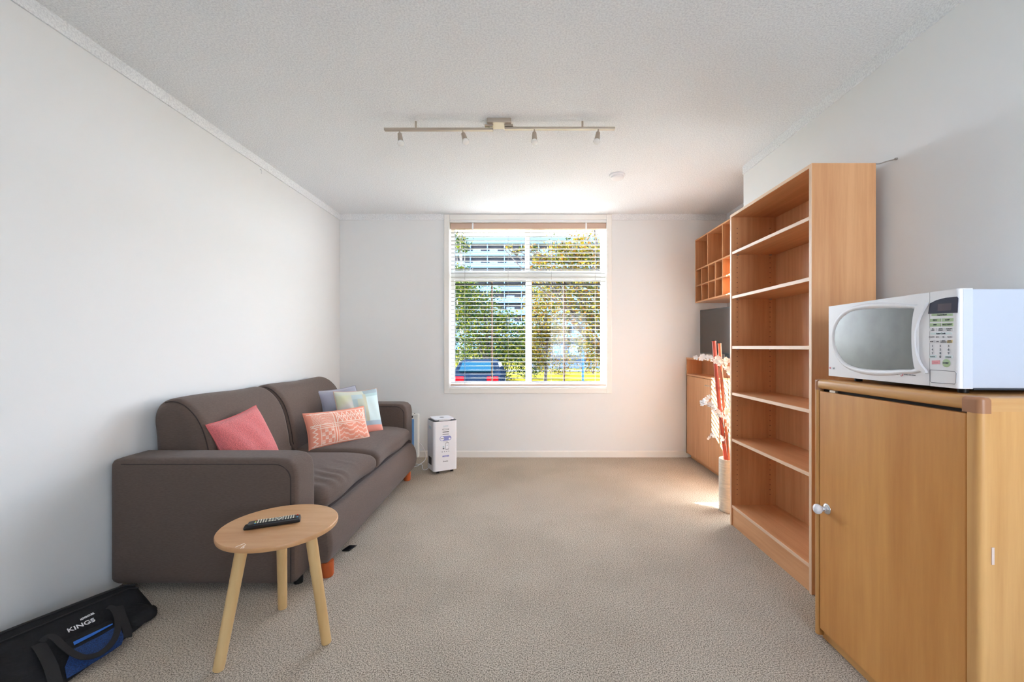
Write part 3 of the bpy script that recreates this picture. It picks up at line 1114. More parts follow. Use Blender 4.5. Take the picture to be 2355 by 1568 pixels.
# ------------------------------------------------------------------ wall cube shelf
px0, px1, pz0, pz1 = 1.779, XA - .001, 1.616, 2.277
py1 = YB - .004
py0 = 3.30
ps = thing('cube_shelf', 'beech pigeonhole unit high on the wall above the television', 'shelf', ((px0 + px1) / 2, (py0 + py1) / 2, pz0))
T2 = .014
panel('top_panel', (px0, py0, pz1 - T2), (px1, py1, pz1), M_beechY, ps)
panel('bottom_panel', (px0, py0, pz0), (px1, py1, pz0 + T2), M_beechY, ps)
panel('back_panel', (px1 - .008, py0, pz0 + T2), (px1, py1, pz1 - T2), M_beechV, ps)
panel('side_panel', (px0, py0, pz0 + T2), (px1 - .009, py0 + T2, pz1 - T2), M_beechV, ps)
panel('side_panel', (px0, py1 - T2, pz0 + T2), (px1 - .009, py1, pz1 - T2), M_beechV, ps)
zr1, zr2 = 1.957, 1.790
panel('shelf', (px0, py0 + T2, zr1 - T2 / 2), (px1 - .009, py1 - T2, zr1 + T2 / 2), M_beechY, ps)
panel('shelf', (px0, py0 + T2, zr2 - T2 / 2), (px1 - .009, py1 - T2, zr2 + T2 / 2), M_beechY, ps)
for y in (4.171, 3.857, 3.54):
    panel('divider', (px0 + .001, y - T2 / 2, zr1 + T2 / 2), (px1 - .009, y + T2 / 2, pz1 - T2), M_beechV, ps)
for z0, z1 in ((pz0 + T2, zr2 - T2 / 2), (zr2 + T2 / 2, zr1 - T2 / 2)):
    for y in (4.315, 4.157, 4.005, 3.857, 3.70, 3.54):
        panel('divider', (px0 + .001, y - T2 / 2, z0), (px1 - .009, y + T2 / 2, z1), M_beechV, ps)

# ------------------------------------------------------------------ sideboard
sx0, sz1 = 1.680, 1.046
sb = thing('sideboard', 'beech sideboard with doors and an open top compartment in the alcove', 'cabinet', (1.9, 3.88, 0))
sy0, sy1 = 3.305, YB - .018
panel('top_panel', (sx0 - .001, sy0, sz1 - .018), (XA - .002, sy1, sz1), M_beechY, sb)
panel('shelf', (sx0, sy0, .862), (XA - .004, sy1 - .018, .880), M_beechY, sb)
panel('side_panel', (sx0, sy1 - .018, .05), (XA - .004, sy1, sz1 - .018), M_beechV, sb)
panel('side_panel', (sx0, sy0, .05), (XA - .004, sy0 + .018, sz1 - .018), M_beechV, sb)
panel('compartment_back', (1.835, sy0 + .018, .880), (1.845, sy1 - .018, sz1 - .018), M_beechV, sb)
panel('carcass', (sx0 + .022, sy0 + .018, .05), (XA - .004, sy1 - .018, .862), M_beechV, sb)
panel('plinth', (sx0 + .05, sy0, 0), (XA - .03, sy1, .05), M_beechY, sb)
for y0, y1, hy in ((3.864, sy1 - .001, 3.93), (sy0, 3.860, 3.79)):
    d = panel('door', (sx0, y0, .055), (sx0 + .018, y1, .858), M_beechV, sb)
    obj('handle', tube(spline([(sx0 + .001, hy - .035, .800), (sx0 - .018, hy - .028, .800), (sx0 - .022, hy, .800), (sx0 - .018, hy + .028, .800), (sx0 + .001, hy + .035, .800)], 4), .0038, 8), M_steel, d)

# ------------------------------------------------------------------ television
M_screenTV = mat('tv_screen', (64, 56, 50), .16, spec=.55)
tvO = Vector((1.758, 4.30, 1.094))
tva = math.atan2(-.37, .11)
tv = thing('television', 'flat black television standing on the sideboard under the pigeonholes', 'television', (1.865, 3.95, sz1), tva)
# local x runs from far edge to near edge
def tvl(lo, hi, **k): return box(lo, hi, k.get('bev', .003), 2)
obj('housing', tvl((-.365, -.002, .045), (.365, .045, .482)), M_black, tv, local=True)
obj('screen', tvl((-.355, -.0055, .058), (.355, -.001, .472), bev=.001), M_screenTV, tv, local=True)
obj('stand_neck', tvl((-.04, .01, .012), (.04, .035, .10)), M_black, tv, local=True)
obj('stand_base', tvl((-.20, -.05, 0), (.20, .11, .012)), M_black, tv, local=True)
M_l = frame((.08, -.006, .0515), (1, 0, 0), (0, 0, 1))
obj('badge', box((.06, -.0045, .048), (.10, -.0015, .054)), M_steel, tv, local=True, smooth=False)

# ------------------------------------------------------------------ vase with bamboo canes and blossom
vs = thing('floor_vase', 'tall pale cylindrical floor vase standing between sideboard and bookcase', 'vase', (1.440, 3.02, 0))
M_vase = mat('vase_glaze', (222, 214, 198), .35, var=(14, .12, (1, 1, 6)), bump=(60, .3, .003))
obj('body', lathe([(0, 0), (.062, 0), (.066, .008), (.066, .36), (.064, .368), (.058, .368), (.056, .36), (.056, .03), (0, .03)], 40, Matrix.Translation((1.440, 3.02, 0))), M_vase, vs)
M_bam = mat('red_bamboo', (192, 84, 66), .4, var=(10, .2, (1, 1, .3)))
M_bam2 = mat('salmon_bamboo', (222, 128, 92), .4, var=(10, .15, (1, 1, .3)))
def cane(base, topp, m, lab, r):
    t = thing('bamboo_cane', lab, 'bamboo', base)
    base, topp = Vector(base), Vector(topp)
    n = 7
    pts, rr = [], []
    for k in range(n):
        a, b = k / n, (k + 1) / n
        for f, s in ((a + .004, 1.12), (a + .014, 1.0), (b - .014, 1.0), (b - .004, 1.12)):
            pts.append(base.lerp(topp, f) + Vector((.004 * math.sin(f * 7), 0, 0)))
            rr.append(r * s)
    obj('stalk', tube(pts, rr, 12), m, t)
    obj('cut_end', tube([pts[-1], pts[-1] + (topp - base).normalized() * .003], r * .8, 12), M_dark, t)
    return t
cane((1.452, 3.035, .034), (1.349, 3.06, 1.205), M_bam, 'thick dark red bamboo cane leaning left out of the vase', .0135)
cane((1.462, 3.01, .034), (1.389, 3.06, 1.188), M_bam2, 'thinner salmon bamboo cane standing behind the dark red one', .0110)
M_petal = mat('white_petals', (248, 246, 244), .6)
M_twig = mat('brown_twig', (86, 66, 52), .8)
def blossom_branch(pts, flowers, lab, n_side=3):
    base = Vector(pts[0])
    t = thing('blossom_branch', lab, 'artificial flower', base, 0, None)
    sp_ = spline(pts, 6)
    obj('twig', tube(sp_, [.0028 - .0016 * i / len(sp_) for i in range(len(sp_))], 6), M_twig, t)
    for (p, s) in flowers:
        bm = bmesh.new()
        nrm = Vector((random.uniform(-.6, .2), random.uniform(-1, -.3), random.uniform(-.4, .6))).normalized()
        M0 = frame(p, nrm.orthogonal(), nrm.cross(nrm.orthogonal()))
        for k in range(5):
            a = 2 * PI * k / 5
            R = M0 @ Matrix.Rotation(a, 4, 'Z')
            c = bm.verts.new(R @ Vector((0, 0, 0)))
            ring = [bm.verts.new(R @ Vector((x * s, y * s, z * s))) for x, y, z in ((.35, -.32, .10), (.8, -.38, .28), (1.0, 0, .36), (.8, .38, .28), (.35, .32, .10))]
            mid = bm.verts.new(R @ Vector((.6 * s, 0, .12 * s)))
            for q in range(4):
                bm.faces.new((mid, ring[q], ring[q + 1]))
            bm.faces.new((c, ring[0], mid))
            bm.faces.new((c, mid, ring[4]))
        obj('flower', bm, M_petal, t)
    return t
def fl(px, y, s=.018, j=.012):
    return [(P(u, v, y) + Vector((random.uniform(-j, j), random.uniform(-j, j), random.uniform(-j, j) * .6)), s * random.uniform(.8, 1.25)) for u, v in px]
vb = Vector((1.45, 3.02, .05))
blossom_branch([vb, P(1668, 1040, 3.05), P(1672, 960, 3.05), P(1663, 880, 3.02), P(1655, 845, 3.0), P(1640, 828, 2.98), P(1605, 821, 2.96)],
    fl([(1602, 819), (1614, 821), (1619, 819), (1629, 822), (1634, 820), (1640, 829), (1648, 830), (1652, 822), (1658, 832), (1655, 838), (1646, 824)], 2.97, .019),
    'white blossom branch arching leftward below the television, topmost of the sprays')
blossom_branch([vb, P(1666, 1030, 3.05), P(1665, 985, 3.0), P(1650, 950, 2.97), P(1634, 935, 2.95), P(1612, 925, 2.94)],
    fl([(1613, 928), (1620, 927), (1624, 916), (1629, 914), (1627, 922), (1622, 930), (1633, 925), (1634, 930), (1637, 934), (1640, 938), (1643, 941), (1650, 945), (1654, 950), (1652, 955), (1646, 946), (1658, 955)], 2.96, .018),
    'dense white blossom spray in front of the sideboard doors, middle one')
blossom_branch([vb, P(1668, 1035, 3.05), P(1664, 1015, 3.0), P(1645, 1004, 2.97), P(1627, 1005, 2.95)],
    fl([(1628, 1004), (1640, 1000), (1643, 998), (1641, 1004), (1659, 1008), (1661, 1011), (1626, 1007)], 2.96, .013),
    'short sparse white blossom twig just above the vase')
blossom_branch([vb, P(1674, 1030, 3.02), P(1677, 960, 2.99), P(1674, 880, 2.97), P(1668, 845, 2.96), P(1660, 826, 2.96)],
    fl([(1668, 824), (1672, 828), (1663, 832), (1674, 834), (1668, 840), (1671, 846), (1673, 852), (1676, 858), (1668, 945), (1672, 940), (1675, 950), (1670, 960), (1673, 968), (1675, 975)], 2.965, .018),
    'white blossom branch rising beside the bookcase edge, rightmost of the sprays')

# ------------------------------------------------------------------ dehumidifier
dh = thing('dehumidifier', 'white upright dehumidifier on black castors below the window', 'dehumidifier', (-.832, 3.845, 0), math.atan2(.111, .198))
DW, DD, DZ0, DZ1 = .227, .206, .028, .478
M_dh = mat('white_casing', (238, 240, 246), .25)
bm = box((0, 0, DZ0), (DW, DD, DZ1), 0)
es = [e for e in bm.edges if abs(e.verts[0].co.z - e.verts[1].co.z) > .1]
bmesh.ops.bevel(bm, geom=es, offset=.025, segments=5, affect='EDGES', profile=0.5)
obj('body', bm, M_dh, dh, local=True)
bm = box((.004, .004, DZ1 - .002), (DW - .004, DD - .004, DZ1 + .004), 0)
es = [e for e in bm.edges if abs(e.verts[0].co.z - e.verts[1].co.z) < 1e-5 * 0 or abs(e.verts[0].co.z - e.verts[1].co.z) > .004]
bmesh.ops.bevel(bm, geom=es, offset=.022, segments=5, affect='EDGES', profile=0.5)
M_navy = mat('dark_recess', (38, 44, 54), .5)
obj('top_recess', bm, M_navy, dh, local=True)
bm = box((.022, .022, DZ1 + .010), (DW - .022, DD, DZ1 + .020), 0)
es = [e for e in bm.edges if abs(e.verts[0].co.z - e.verts[1].co.z) > .004]
bmesh.ops.bevel(bm, geom=es, offset=.02, segments=4, affect='EDGES', profile=0.5)
lid = obj('lid', bm, M_dh, dh, local=True)
obj('lid_support', box((.05, .06, DZ1), (DW - .05, DD - .01, DZ1 + .011)), M_navy, dh, local=True, smooth=False)
obj('handle', box((.055, .010, DZ1 + .003), (.165, .020, DZ1 + .009), .002), M_dh, dh, local=True)
obj('control_disc', lathe([(0, 0), (.022, 0), (.022, .001), (0, .001)], 24, Matrix.Translation((.113, .11, DZ1 + .0195))), M_navy, lid, local=True)
for x, y in ((.05, .04), (.185, .04), (.05, .17), (.185, .17)):
    obj('castor', tube([(x - .011, y, .014), (x + .011, y, .014)], .014, 14), M_black, dh, local=True)
    obj('castor_fork', box((x - .012, y - .010, .014), (x + .012, y + .010, .030), .002), M_black, dh, local=True)
def dface(z, x=DW / 2): return frame((x, -.0008, z), (1, 0, 0), (0, 0, 1))
def ddec(name, x0, x1, z0, z1, m, y=-.0012, lab=None, rr=0.0):
    bm = box((x0, y, z0), (x1, .001, z1))
    if rr:
        es = [e for e in bm.edges if abs(e.verts[0].co.y - e.verts[1].co.y) > .001]
        bmesh.ops.bevel(bm, geom=es, offset=rr, segments=6, affect='EDGES', profile=0.5)
    return obj(name, bm, m, dh, smooth=False, local=True, label=lab)
M_lilac = mat('lilac_print', (140, 146, 206), .5)
M_greyp = mat('grey_print', (112, 116, 124), .5)
M_teal = mat('pale_blue_print', (180, 202, 214), .5)
M_whp = mat('white_print2', (240, 242, 248), .5)
ddec('badge', .058, .168, .300, .343, M_lilac, lab='lilac pill-shaped badge', rr=.021)
obj('badge_disc', lathe([(0, 0), (.0185, 0), (.0185, .0008), (0, .0008)], 28, Matrix.Translation((.080, -.0012, .3215)) @ Matrix.Rotation(PI / 2, 4, 'X')), M_whp, dh, local=True, smooth=False)
ddec('badge_bar', .066, .096, .3195, .3240, M_greyp, -.0024)
obj('badge_disc', lathe([(0, 0), (.009, 0), (.009, .0008), (0, .0008)], 20, Matrix.Translation((.151, -.0012, .3155)) @ Matrix.Rotation(PI / 2, 4, 'X')), M_whp, dh, local=True, smooth=False)
for z in (.434, .424):
    ddec('print_line', .090, .138, z, z + .0035, M_teal)
for z, h in ((.398, .011), (.376, .008), (.356, .006)):
    o = ddec('icon', .084, .144, z, z + h, M_greyp, rr=.0029)
ddec('icon_inset', .089, .139, .401, .406, M_whp, -.0020)
M_ph = ddec('phone_outline', .112, .144, .218, .281, M_greyp, rr=.005)
ddec('phone_screen', .1145, .1415, .224, .277, M_whp, -.0020, rr=.002)
obj('phone_logo', lathe([(0, 0), (.0055, 0), (.0055, .0006), (0, .0006)], 16, Matrix.Translation((.128, -.0020, .257)) @ Matrix.Rotation(PI / 2, 4, 'X')), M_teal, dh, local=True, smooth=False)
ddec('store_icon', .087, .100, .240, .252, M_teal, rr=.002)
ddec('store_icon', .086, .101, .224, .236, M_greyp, rr=.002)
for x in (.078, .100, .120, .140):
    ddec('feature_icon', x, x + .007, .197, .204, M_greyp, rr=.002)
ddec('print_band', .083, .146, .152, .165, M_lilac, lab='lilac band')
obj('lettering', text_mesh('Smart Dry', .010, dface(.291), .0004), M_greyp, dh, local=True, smooth=False)
obj('lettering', text_mesh('Breville', .0155, dface(.112), .0004, .0003), M_greyp, dh, local=True, smooth=False)
obj('lettering', text_mesh('Connect', .008, Matrix.Translation((0, -.0008, 0)) @ dface(.1585), .0004), M_whp, dh, local=True, smooth=False)
# side vent + side handle
obj('side_vent', box((-.001, .06, .075), (.003, .15, .145), .001), M_navy, dh, local=True, smooth=False)
obj('side_grip', box((-.001, .07, .40), (.003, .14, .43), .001), M_teal, dh, local=True, smooth=False)

# ------------------------------------------------------------------ panel heater
ph = thing('panel_heater', 'slim white electric panel heater behind the far sofa arm', 'heater', (-1.36, 4.345, 0), math.radians(3))
M_ht = mat('heater_white', (226, 228, 224), .35)
M_blueP = mat('heater_blue_face', (112, 158, 208), .35)
bm = box((-.27, -.03, .03), (.27, .035, .476), .014, 4)
obj('casing', bm, M_ht, ph, local=True)
obj('front_plate', box((-.24, -.036, .06), (.225, -.028, .425), .002), M_blueP, ph, local=True, smooth=False, label='pale blue front plate')
for k in range(9):
    x = -.19 + k * .047 - .006
    obj('vent_slot', prism([(x, -.0305, .435), (x + .030, -.0305, .435), (x + .036, -.0305, .458), (x + .006, -.0305, .458)], (0, -.0012, 0)), M_dark, ph, local=True, smooth=False)
for x in (-.2, .2):
    obj('foot', box((x - .015, -.06, 0), (x + .015, .07, .032), .004), M_ht, ph, local=True)
obj('knob', lathe([(0, 0), (.006, 0), (.006, .006), (0, .006)], 12, Matrix.Translation((.225, 0, .475))), M_dark, ph, local=True)
obj('screw', lathe([(0, 0), (.004, 0), (.004, .001), (0, .001)], 10, Matrix.Translation((.20, -.0295, .30)) @ Matrix.Rotation(PI / 2, 4, 'X')), M_dark, ph, local=True)
M_cab_w = mat('white_cable', (232, 232, 236), .5)
cb = tag(obj('power_cord', tube(spline([P(964, 1018, 4.36), P(972, 1026, 4.3), P(979, 1045, 4.25), P(977, 1058, 4.2), (P(965, 1068, 4.1)), Vector((-1.06, 4.11, .006)), Vector((-1.12, 4.05, .005))], 6), .0035, 6), M_cab_w),
    'white power cord looping down from the panel heater', 'cord')
cb = tag(obj('power_cord', tube(spline([Vector((-1.12, 4.2, .005)), Vector((-1.02, 4.17, .006)), Vector((-.99, 4.08, .006)), Vector((-.96, 4.0, .006)), Vector((-.93, 3.985, .012)), Vector((-.905, 3.99, .03))], 6), .0035, 6), M_cab_w),
    'white power cord lying on the carpet behind the dehumidifier', 'cord')

# ------------------------------------------------------------------ right cabinet
cz = 1.029
cy0, cy1 = 1.09, 1.720
cxF, cxB = 1.164, 1.66
cb = thing('storage_cabinet', 'honey pine cabinet with one veneered door under the microwave', 'cabinet', (1.4, 1.4, 0))
R = .022
def rounded(lo, hi, axis, r, sides, seg=4):
    bm = box(lo, hi, 0)
    es = []
    for e in bm.edges:
        d = e.verts[1].co - e.verts[0].co
        if abs(d[axis]) > 1e-6 and sides((e.verts[0].co + e.verts[1].co) / 2):
            es.append(e)
    bmesh.ops.bevel(bm, geom=es, offset=r, segments=seg, affect='EDGES', profile=0.5)
    return bm
# posts
obj('corner_post', rounded((cxF, cy0, 0), (cxF + .024, cy0 + .034, cz - .04), 2, .014, lambda c: c.x < cxF + .01 and c.y < cy0 + .01), M_pineV, cb)
obj('corner_post', rounded((cxF, cy1 - .022, .012), (cxF + .04, cy1, cz - .04), 2, .009, lambda c: c.x < cxF + .01), M_pineV, cb)
obj('top_rail', rounded((cxF, cy0 + .045, cz - .036), (cxF + .04, cy1 - .022, cz), 1, .013, lambda c: c.x < cxF + .01), M_pineY, cb)
obj('side_rail', rounded((cxF + .024, cy0, cz - .036), (cxB, cy0 + .034, cz), 0, .013, lambda c: c.y < cy0 + .01 and c.z > cz - .01), M_pineX, cb)
obj('top_panel', box((cxF + .04, cy0 + .034, cz - .030), (cxB, cy1, cz - .001), .001), M_pineY, cb, smooth=False)
def corner(y0, y1, x1):
    bm = box((cxF - .0012, y0, cz - .041), (x1, y1, cz + .0012), 0)
    ymid = (y0 + y1) / 2
    near = y0 < 1.3
    es = [e for e in bm.edges if (((e.verts[0].co + e.verts[1].co) / 2).x < cxF + .005 or (near and ((e.verts[0].co + e.verts[1].co) / 2).y < y0 + .005))
          and not (((e.verts[0].co + e.verts[1].co) / 2).z < cz - .04)]
    bmesh.ops.bevel(bm, geom=es, offset=.013, segments=4, affect='EDGES', profile=0.5)
    return bm
def joint_near():
    r_, n_ = .014, 6
    x0, y0, x1, y1 = cxF - .0012, cy0 - .0012, cxF + .026, cy0 + .046
    pts = [(x1, y0)] + [(x0 + r_ - r_ * math.sin(k / n_ * PI / 2), y0 + r_ - r_ * math.cos(k / n_ * PI / 2)) for k in range(n_ + 1)] + [(x0, y1), (x1, y1)]
    bm = prism([(x, y, cz - .041) for x, y in pts], (0, 0, .041 + .0012))
    bmesh.ops.bevel(bm, geom=[e for e in bm.edges if min(v.co.z for v in e.verts) > cz], offset=.009, segments=4, affect='EDGES', profile=0.5)
    return bm
obj('corner_joint', joint_near(), M_joint, cb, label='brown plastic corner joint')
if False: obj('corner_joint', corner(cy0 - .0012, cy0 + .046, cxF + .058), M_joint, cb, label='brown plastic corner joint')
obj('corner_joint', corner(cy1 - .024, cy1 + .0012, cxF + .04), M_joint, cb, label='brown plastic corner joint')
obj('side_panel', box((cxF + .022, cy0 + .0012, .0), (cxB, cy0 + .018, cz - .036), 0), M_pineV, cb, smooth=False)
obj('side_panel', box((cxF + .030, cy1 - .018, .0), (cxB, cy1 - .002, cz - .032), 0), M_pineV, cb, smooth=False)
obj('back_panel', box((cxB - .008, cy0 + .022, .0), (cxB, cy1 - .018, cz - .032), 0), M_pineV, cb, smooth=False)
obj('carcass', box((cxF + .024, cy0 + .03, .05), (cxF + .030, cy1 - .02, cz - .032)), M_dark, cb, smooth=False, label='dark sheet painting the shade behind the door')  # thin sheet coloured dark to paint the shade in the door gaps
obj('plinth', box((cxF + .024, cy0 + .022, 0), (cxF + .040, cy1 - .018, .06)), M_pineY, cb, smooth=False)
dr = obj('door', rounded((cxF + .004, cy0 + .040, .044), (cxF + .022, cy1 - .026, cz - .046), 2, .004, lambda c: c.x < cxF + .01), M_cabV, cb)
kz, ky = .531, 1.652
Mk = Matrix.Translation((cxF + .004, ky, kz)) @ Matrix.Rotation(-PI / 2, 4, 'Y')
obj('knob_plate', lathe([(0, 0), (.021, 0), (.021, .002), (.017, .007), (.010, .010), (.008, .014), (.010, .020), (0, .022)], 28, Mk), M_chrome, dr, label='chrome knob base')
M_porc = mat('white_porcelain', (232, 234, 242), .08, coat=.5)
obj('knob', lathe([(.008, .019), (.011, .024), (.017, .029), (.0195, .036), (.0185, .043), (.013, .048), (.006, .0505), (0, .051)], 28, Mk), M_porc, dr, label='white porcelain knob')
M_stk = mat('white_sticker', (222, 200, 188), .5)
obj('sticker', box((cxF + .028, cy0 - .0003, .602), (cxF + .035, cy0 + .0014, .646)), M_stk, cb, smooth=False)
obj('hinge', box((cxF + .012, cy1 - .10, cz - .046), (cxF + .03, cy1 - .07, cz - .037), .001), M_steel, cb, smooth=False)

# ------------------------------------------------------------------ microwave
mwroot = Vector((1.202, 1.183, cz))
mrot = -math.atan2(.020, .543)
mw = thing('microwave', 'white microwave oven with grey door window on top of the cabinet', 'microwave', mwroot, mrot)
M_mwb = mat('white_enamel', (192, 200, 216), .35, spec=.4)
M_mwf = mat('white_front_plastic', (228, 227, 230), .35)
M_mww = mat('grey_mesh_window', (112, 116, 114), .22, var=(9, .14, (1, 1, 1)), spec=.5)
MWW, MZ0, MZ1 = .543, .014, .293
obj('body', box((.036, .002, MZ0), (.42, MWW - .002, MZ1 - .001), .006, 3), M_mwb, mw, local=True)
mwM = rootM(mw)
mwI = mwM.inverted()
mn = (mwM.to_3x3() @ Vector((-1, 0, 0))).normalized()
def mp(u, v, lift=0.0):
    """photo pixel to local coordinates on the front face (x = -lift)"""
    p = mwI @ on_plane(u, v, mwroot, mn)
    return Vector((-lift, p.y, p.z))
def crop3(x, y): return (1860 + x / 4.757, 640 + y / 4.757)
ysm = mp(2138, 780).y
# control panel
obj('control_panel', rounded((0, 0, MZ0), (.038, ysm - .0008, MZ1), 2, .010, lambda c: c.x < .01 and c.y < .01), M_mwf, mw, local=True)
door = obj('door', rounded((0, ysm + .0008, MZ0), (.038, MWW, MZ1), 2, .010, lambda c: c.x < .01 and c.y > MWW - .01), M_mwf, mw, local=True)
wpx = [(1170, 340), (1152, 440), (1142, 560), (1140, 660), (1145, 780), (1155, 890), (1172, 985), (1000, 995), (850, 1000), (650, 992), (500, 965), (400, 912), (335, 825), (298, 740), (286, 650), (298, 560), (335, 475), (400, 405), (500, 355), (650, 335), (850, 328), (1000, 330)]
wl_ = spline([mp(*crop3(x, y)) for x, y in wpx], 3, closed=True)
wc = sum(wl_, Vector()) / len(wl_)
def offs(pts, d, x):
    out = []
    for p in pts:
        q = p - wc
        f = 1 + d / max(q.length, 1e-4)
        out.append(Vector((x, wc.y + q.y * f, wc.z + q.z * f)))
    return out
# raised rounded surround then glass
surr = bmesh.new()
loops = [offs(wl_, .0215, 0.001), offs(wl_, .0195, -.0025), offs(wl_, .016, -.0045), offs(wl_, .011, -.0052), offs(wl_, .006, -.0040), offs(wl_, .0025, -.002), offs(wl_, .0, -.0002)]
LV = [[surr.verts.new(p) for p in L] for L in loops]
for a, b in zip(LV, LV[1:]):
    for k in range(len(a)):
        surr.faces.new((a[k], a[(k + 1) % len(a)], b[(k + 1) % len(a)], b[k]))
bmesh.ops.recalc_face_normals(surr, faces=surr.faces[:])
for v in surr.verts:
    v.co.y = max(ysm + .0012, min(MWW - .004, v.co.y))
    v.co.z = max(MZ0 + .004, min(MZ1 - .004, v.co.z))
obj('window_surround', surr, M_mwf, door, local=True)
obj('window', prism([Vector((-.0005, p.y, p.z)) for p in wl_], (-.001, 0, 0)), M_mww, door, local=True, smooth=False, label='grey mesh door window')
# curved grip between window and panel
gp = [(1188, 330), (1240, 285), (1310, 262), (1305, 300), (1240, 420), (1195, 560), (1188, 660), (1200, 800), (1245, 930), (1305, 1010), (1300, 1040), (1240, 1010), (1190, 985), (1170, 880), (1158, 760), (1155, 640), (1160, 500)]
gl = spline([mp(*crop3(x, y)) for x, y in gp], 3, closed=True)
gb = prism([Vector((-.001, max(p.y, ysm + .002), p.z)) for p in gl], (-.008, 0, 0))
bmesh.ops.triangulate(gb, faces=[f for f in gb.faces if len(f.verts) > 4])
obj('door_grip', gb, M_mwf, door, local=True)
obj('bezel_overlay', box((.012, -.0007, MZ0 + .002), (.0378, .001, MZ1 - .002), .0005, 1), mat('bezel_dimmed_white', (204, 210, 222), .35), mw, local=True)  # overlay sheet; darker white in its colour tones down light on the side
# display and buttons
def mdec(name, px, m, lift=.001, lab=None, raw=False):
    pts = [mp(*(q if raw else crop3(*q))) for q in px]
    return obj(name, prism([Vector((.0005, p.y, p.z)) for p in pts], (-.0005 - lift, 0, 0)), m, mw, local=True, smooth=False, label=lab)
M_disp = mat('dark_display', (36, 42, 66), .2)
M_dispi = mat('display_window', (74, 66, 78), .2)
M_gb = mat('green_button', (168, 192, 148), .5)
M_rb = mat('red_button', (232, 158, 164), .5)
M_yb = mat('yellow_button', (232, 208, 146), .5)
M_cb = mat('cyan_button', (206, 222, 224), .5)
M_wb = mat('white_button', (216, 214, 216), .45)
M_ink = mat('ink', (76, 80, 92), .6)
mdec('display', [(1328, 275), (1400, 238), (1500, 212), (1622, 200), (1636, 216), (1628, 376), (1310, 388)], M_disp, .0014, 'dark navy display')
mdec('display_window', [(1420, 280), (1570, 270), (1566, 350), (1415, 358)], M_dispi, .0018)
def rectb(x0, y0, x1, y1, m, lift=.0012, name='button'):
    return mdec(name, [(x0, y0), (x1, y0 - 3), (x1, y1 - 3), (x0, y1)], m, lift)
def mtext(s, x, y, size, bold=0.0, sx=1.0, m=None, lift=.0016, raw=False):
    p = mp(*((x, y) if raw else crop3(x, y)))
    M = frame((-lift, p.y, p.z), (0, -1, 0), (0, 0, 1))
    return obj('lettering', text_mesh(s, size, M, .0003, bold, 0, sx), m or M_ink, mw, local=True, smooth=False)
rectb(1347, 388, 1575, 413, M_gb)
mtext('Quick Menu', 1462, 399, .0060, .0001)
for (x0, y0, x1, y1, s) in ((1330, 442, 1446, 476, 'MEAT'), (1460, 438, 1583, 474, 'SOUP'), (1328, 493, 1444, 528, 'FISH'), (1458, 489, 1581, 525, 'VEGETABLE')):
    rectb(x0, y0, x1, y1, M_gb)
    mtext(s, (x0 + x1) / 2, (y0 + y1) / 2 - 2, .0062, 0, .9)
for (x0, x1, s) in ((1325, 1400, 'RE\nHEAT'), (1415, 1483, 'AUTO\nROAST'), (1498, 1580, 'DEFROST\nAUTO')):
    rectb(x0, 545, x1, 580, M_wb)
    mtext(s, (x0 + x1) / 2, 560, .0042)
rectb(1335, 594, 1565, 616, M_cb)
mtext('Auto Cook', 1450, 604, .0062, .0001)
for x, s in ((1350, 'POTATO'), (1413, 'RICE'), (1478, 'PIE'), (1545, 'PIZZA')):
    mtext(s, x, 642, .0044)
for (x0, x1, m, s) in ((1322, 1380, M_wb, 'MORE'), (1390, 1440, M_wb, 'LESS'), (1452, 1505, M_wb, 'AUTO\nDEFROST'), (1519, 1573, M_yb, 'RAPID\nDEFROST')):
    rectb(x0, 676, x1, 707, m)
    mtext(s, (x0 + x1) / 2, 690, .0038)
for i, s in enumerate('123456789'):
    mtext(s, (1358, 1445, 1535)[i % 3], (740, 780, 820)[i // 3], .0090, .0001)
mtext('0', 1444, 859, .0100, .0001)
rectb(1325, 842, 1395, 872, M_cb)
mtext('CLOCK', 1360, 857, .0046)
rectb(1492, 846, 1573, 876, M_cb)
mtext('POWER', 1532, 861, .0046)
rectb(1350, 898, 1435, 940, M_rb)
mtext('STOP', 1392, 918, .0056, 0, 1, M_rb)
sc_ = mp(*crop3(1507, 927))
obj('start_button', lathe([(0, 0), (.0115, 0), (.0115, .0012), (.010, .0018), (0, .0018)], 28, Matrix.Translation(sc_) @ Matrix.Rotation(-PI / 2, 4, 'Y')), M_gb, mw, local=True, label='round green start button')
mtext('START', 1507, 926, .0066, .0002, .9, None, .0022)
# door-release flap outlined at the panel foot
fo = [(1332, 1000), (1600, 1018), (1618, 1035), (1616, 1140), (1600, 1156), (1345, 1138), (1332, 1122)]
fp_ = [mp(*crop3(x, y)) for x, y in fo]
obj('release_button', prism([Vector((.0005, p.y, p.z)) for p in fp_], (-.0016, 0, 0)), M_mwf, mw, local=True, smooth=False)
obj('button_outline', tube([Vector((-.0012, p.y, p.z)) for p in fp_ + fp_[:1]], .0006, 5, cap=False), M_ink, mw, local=True)
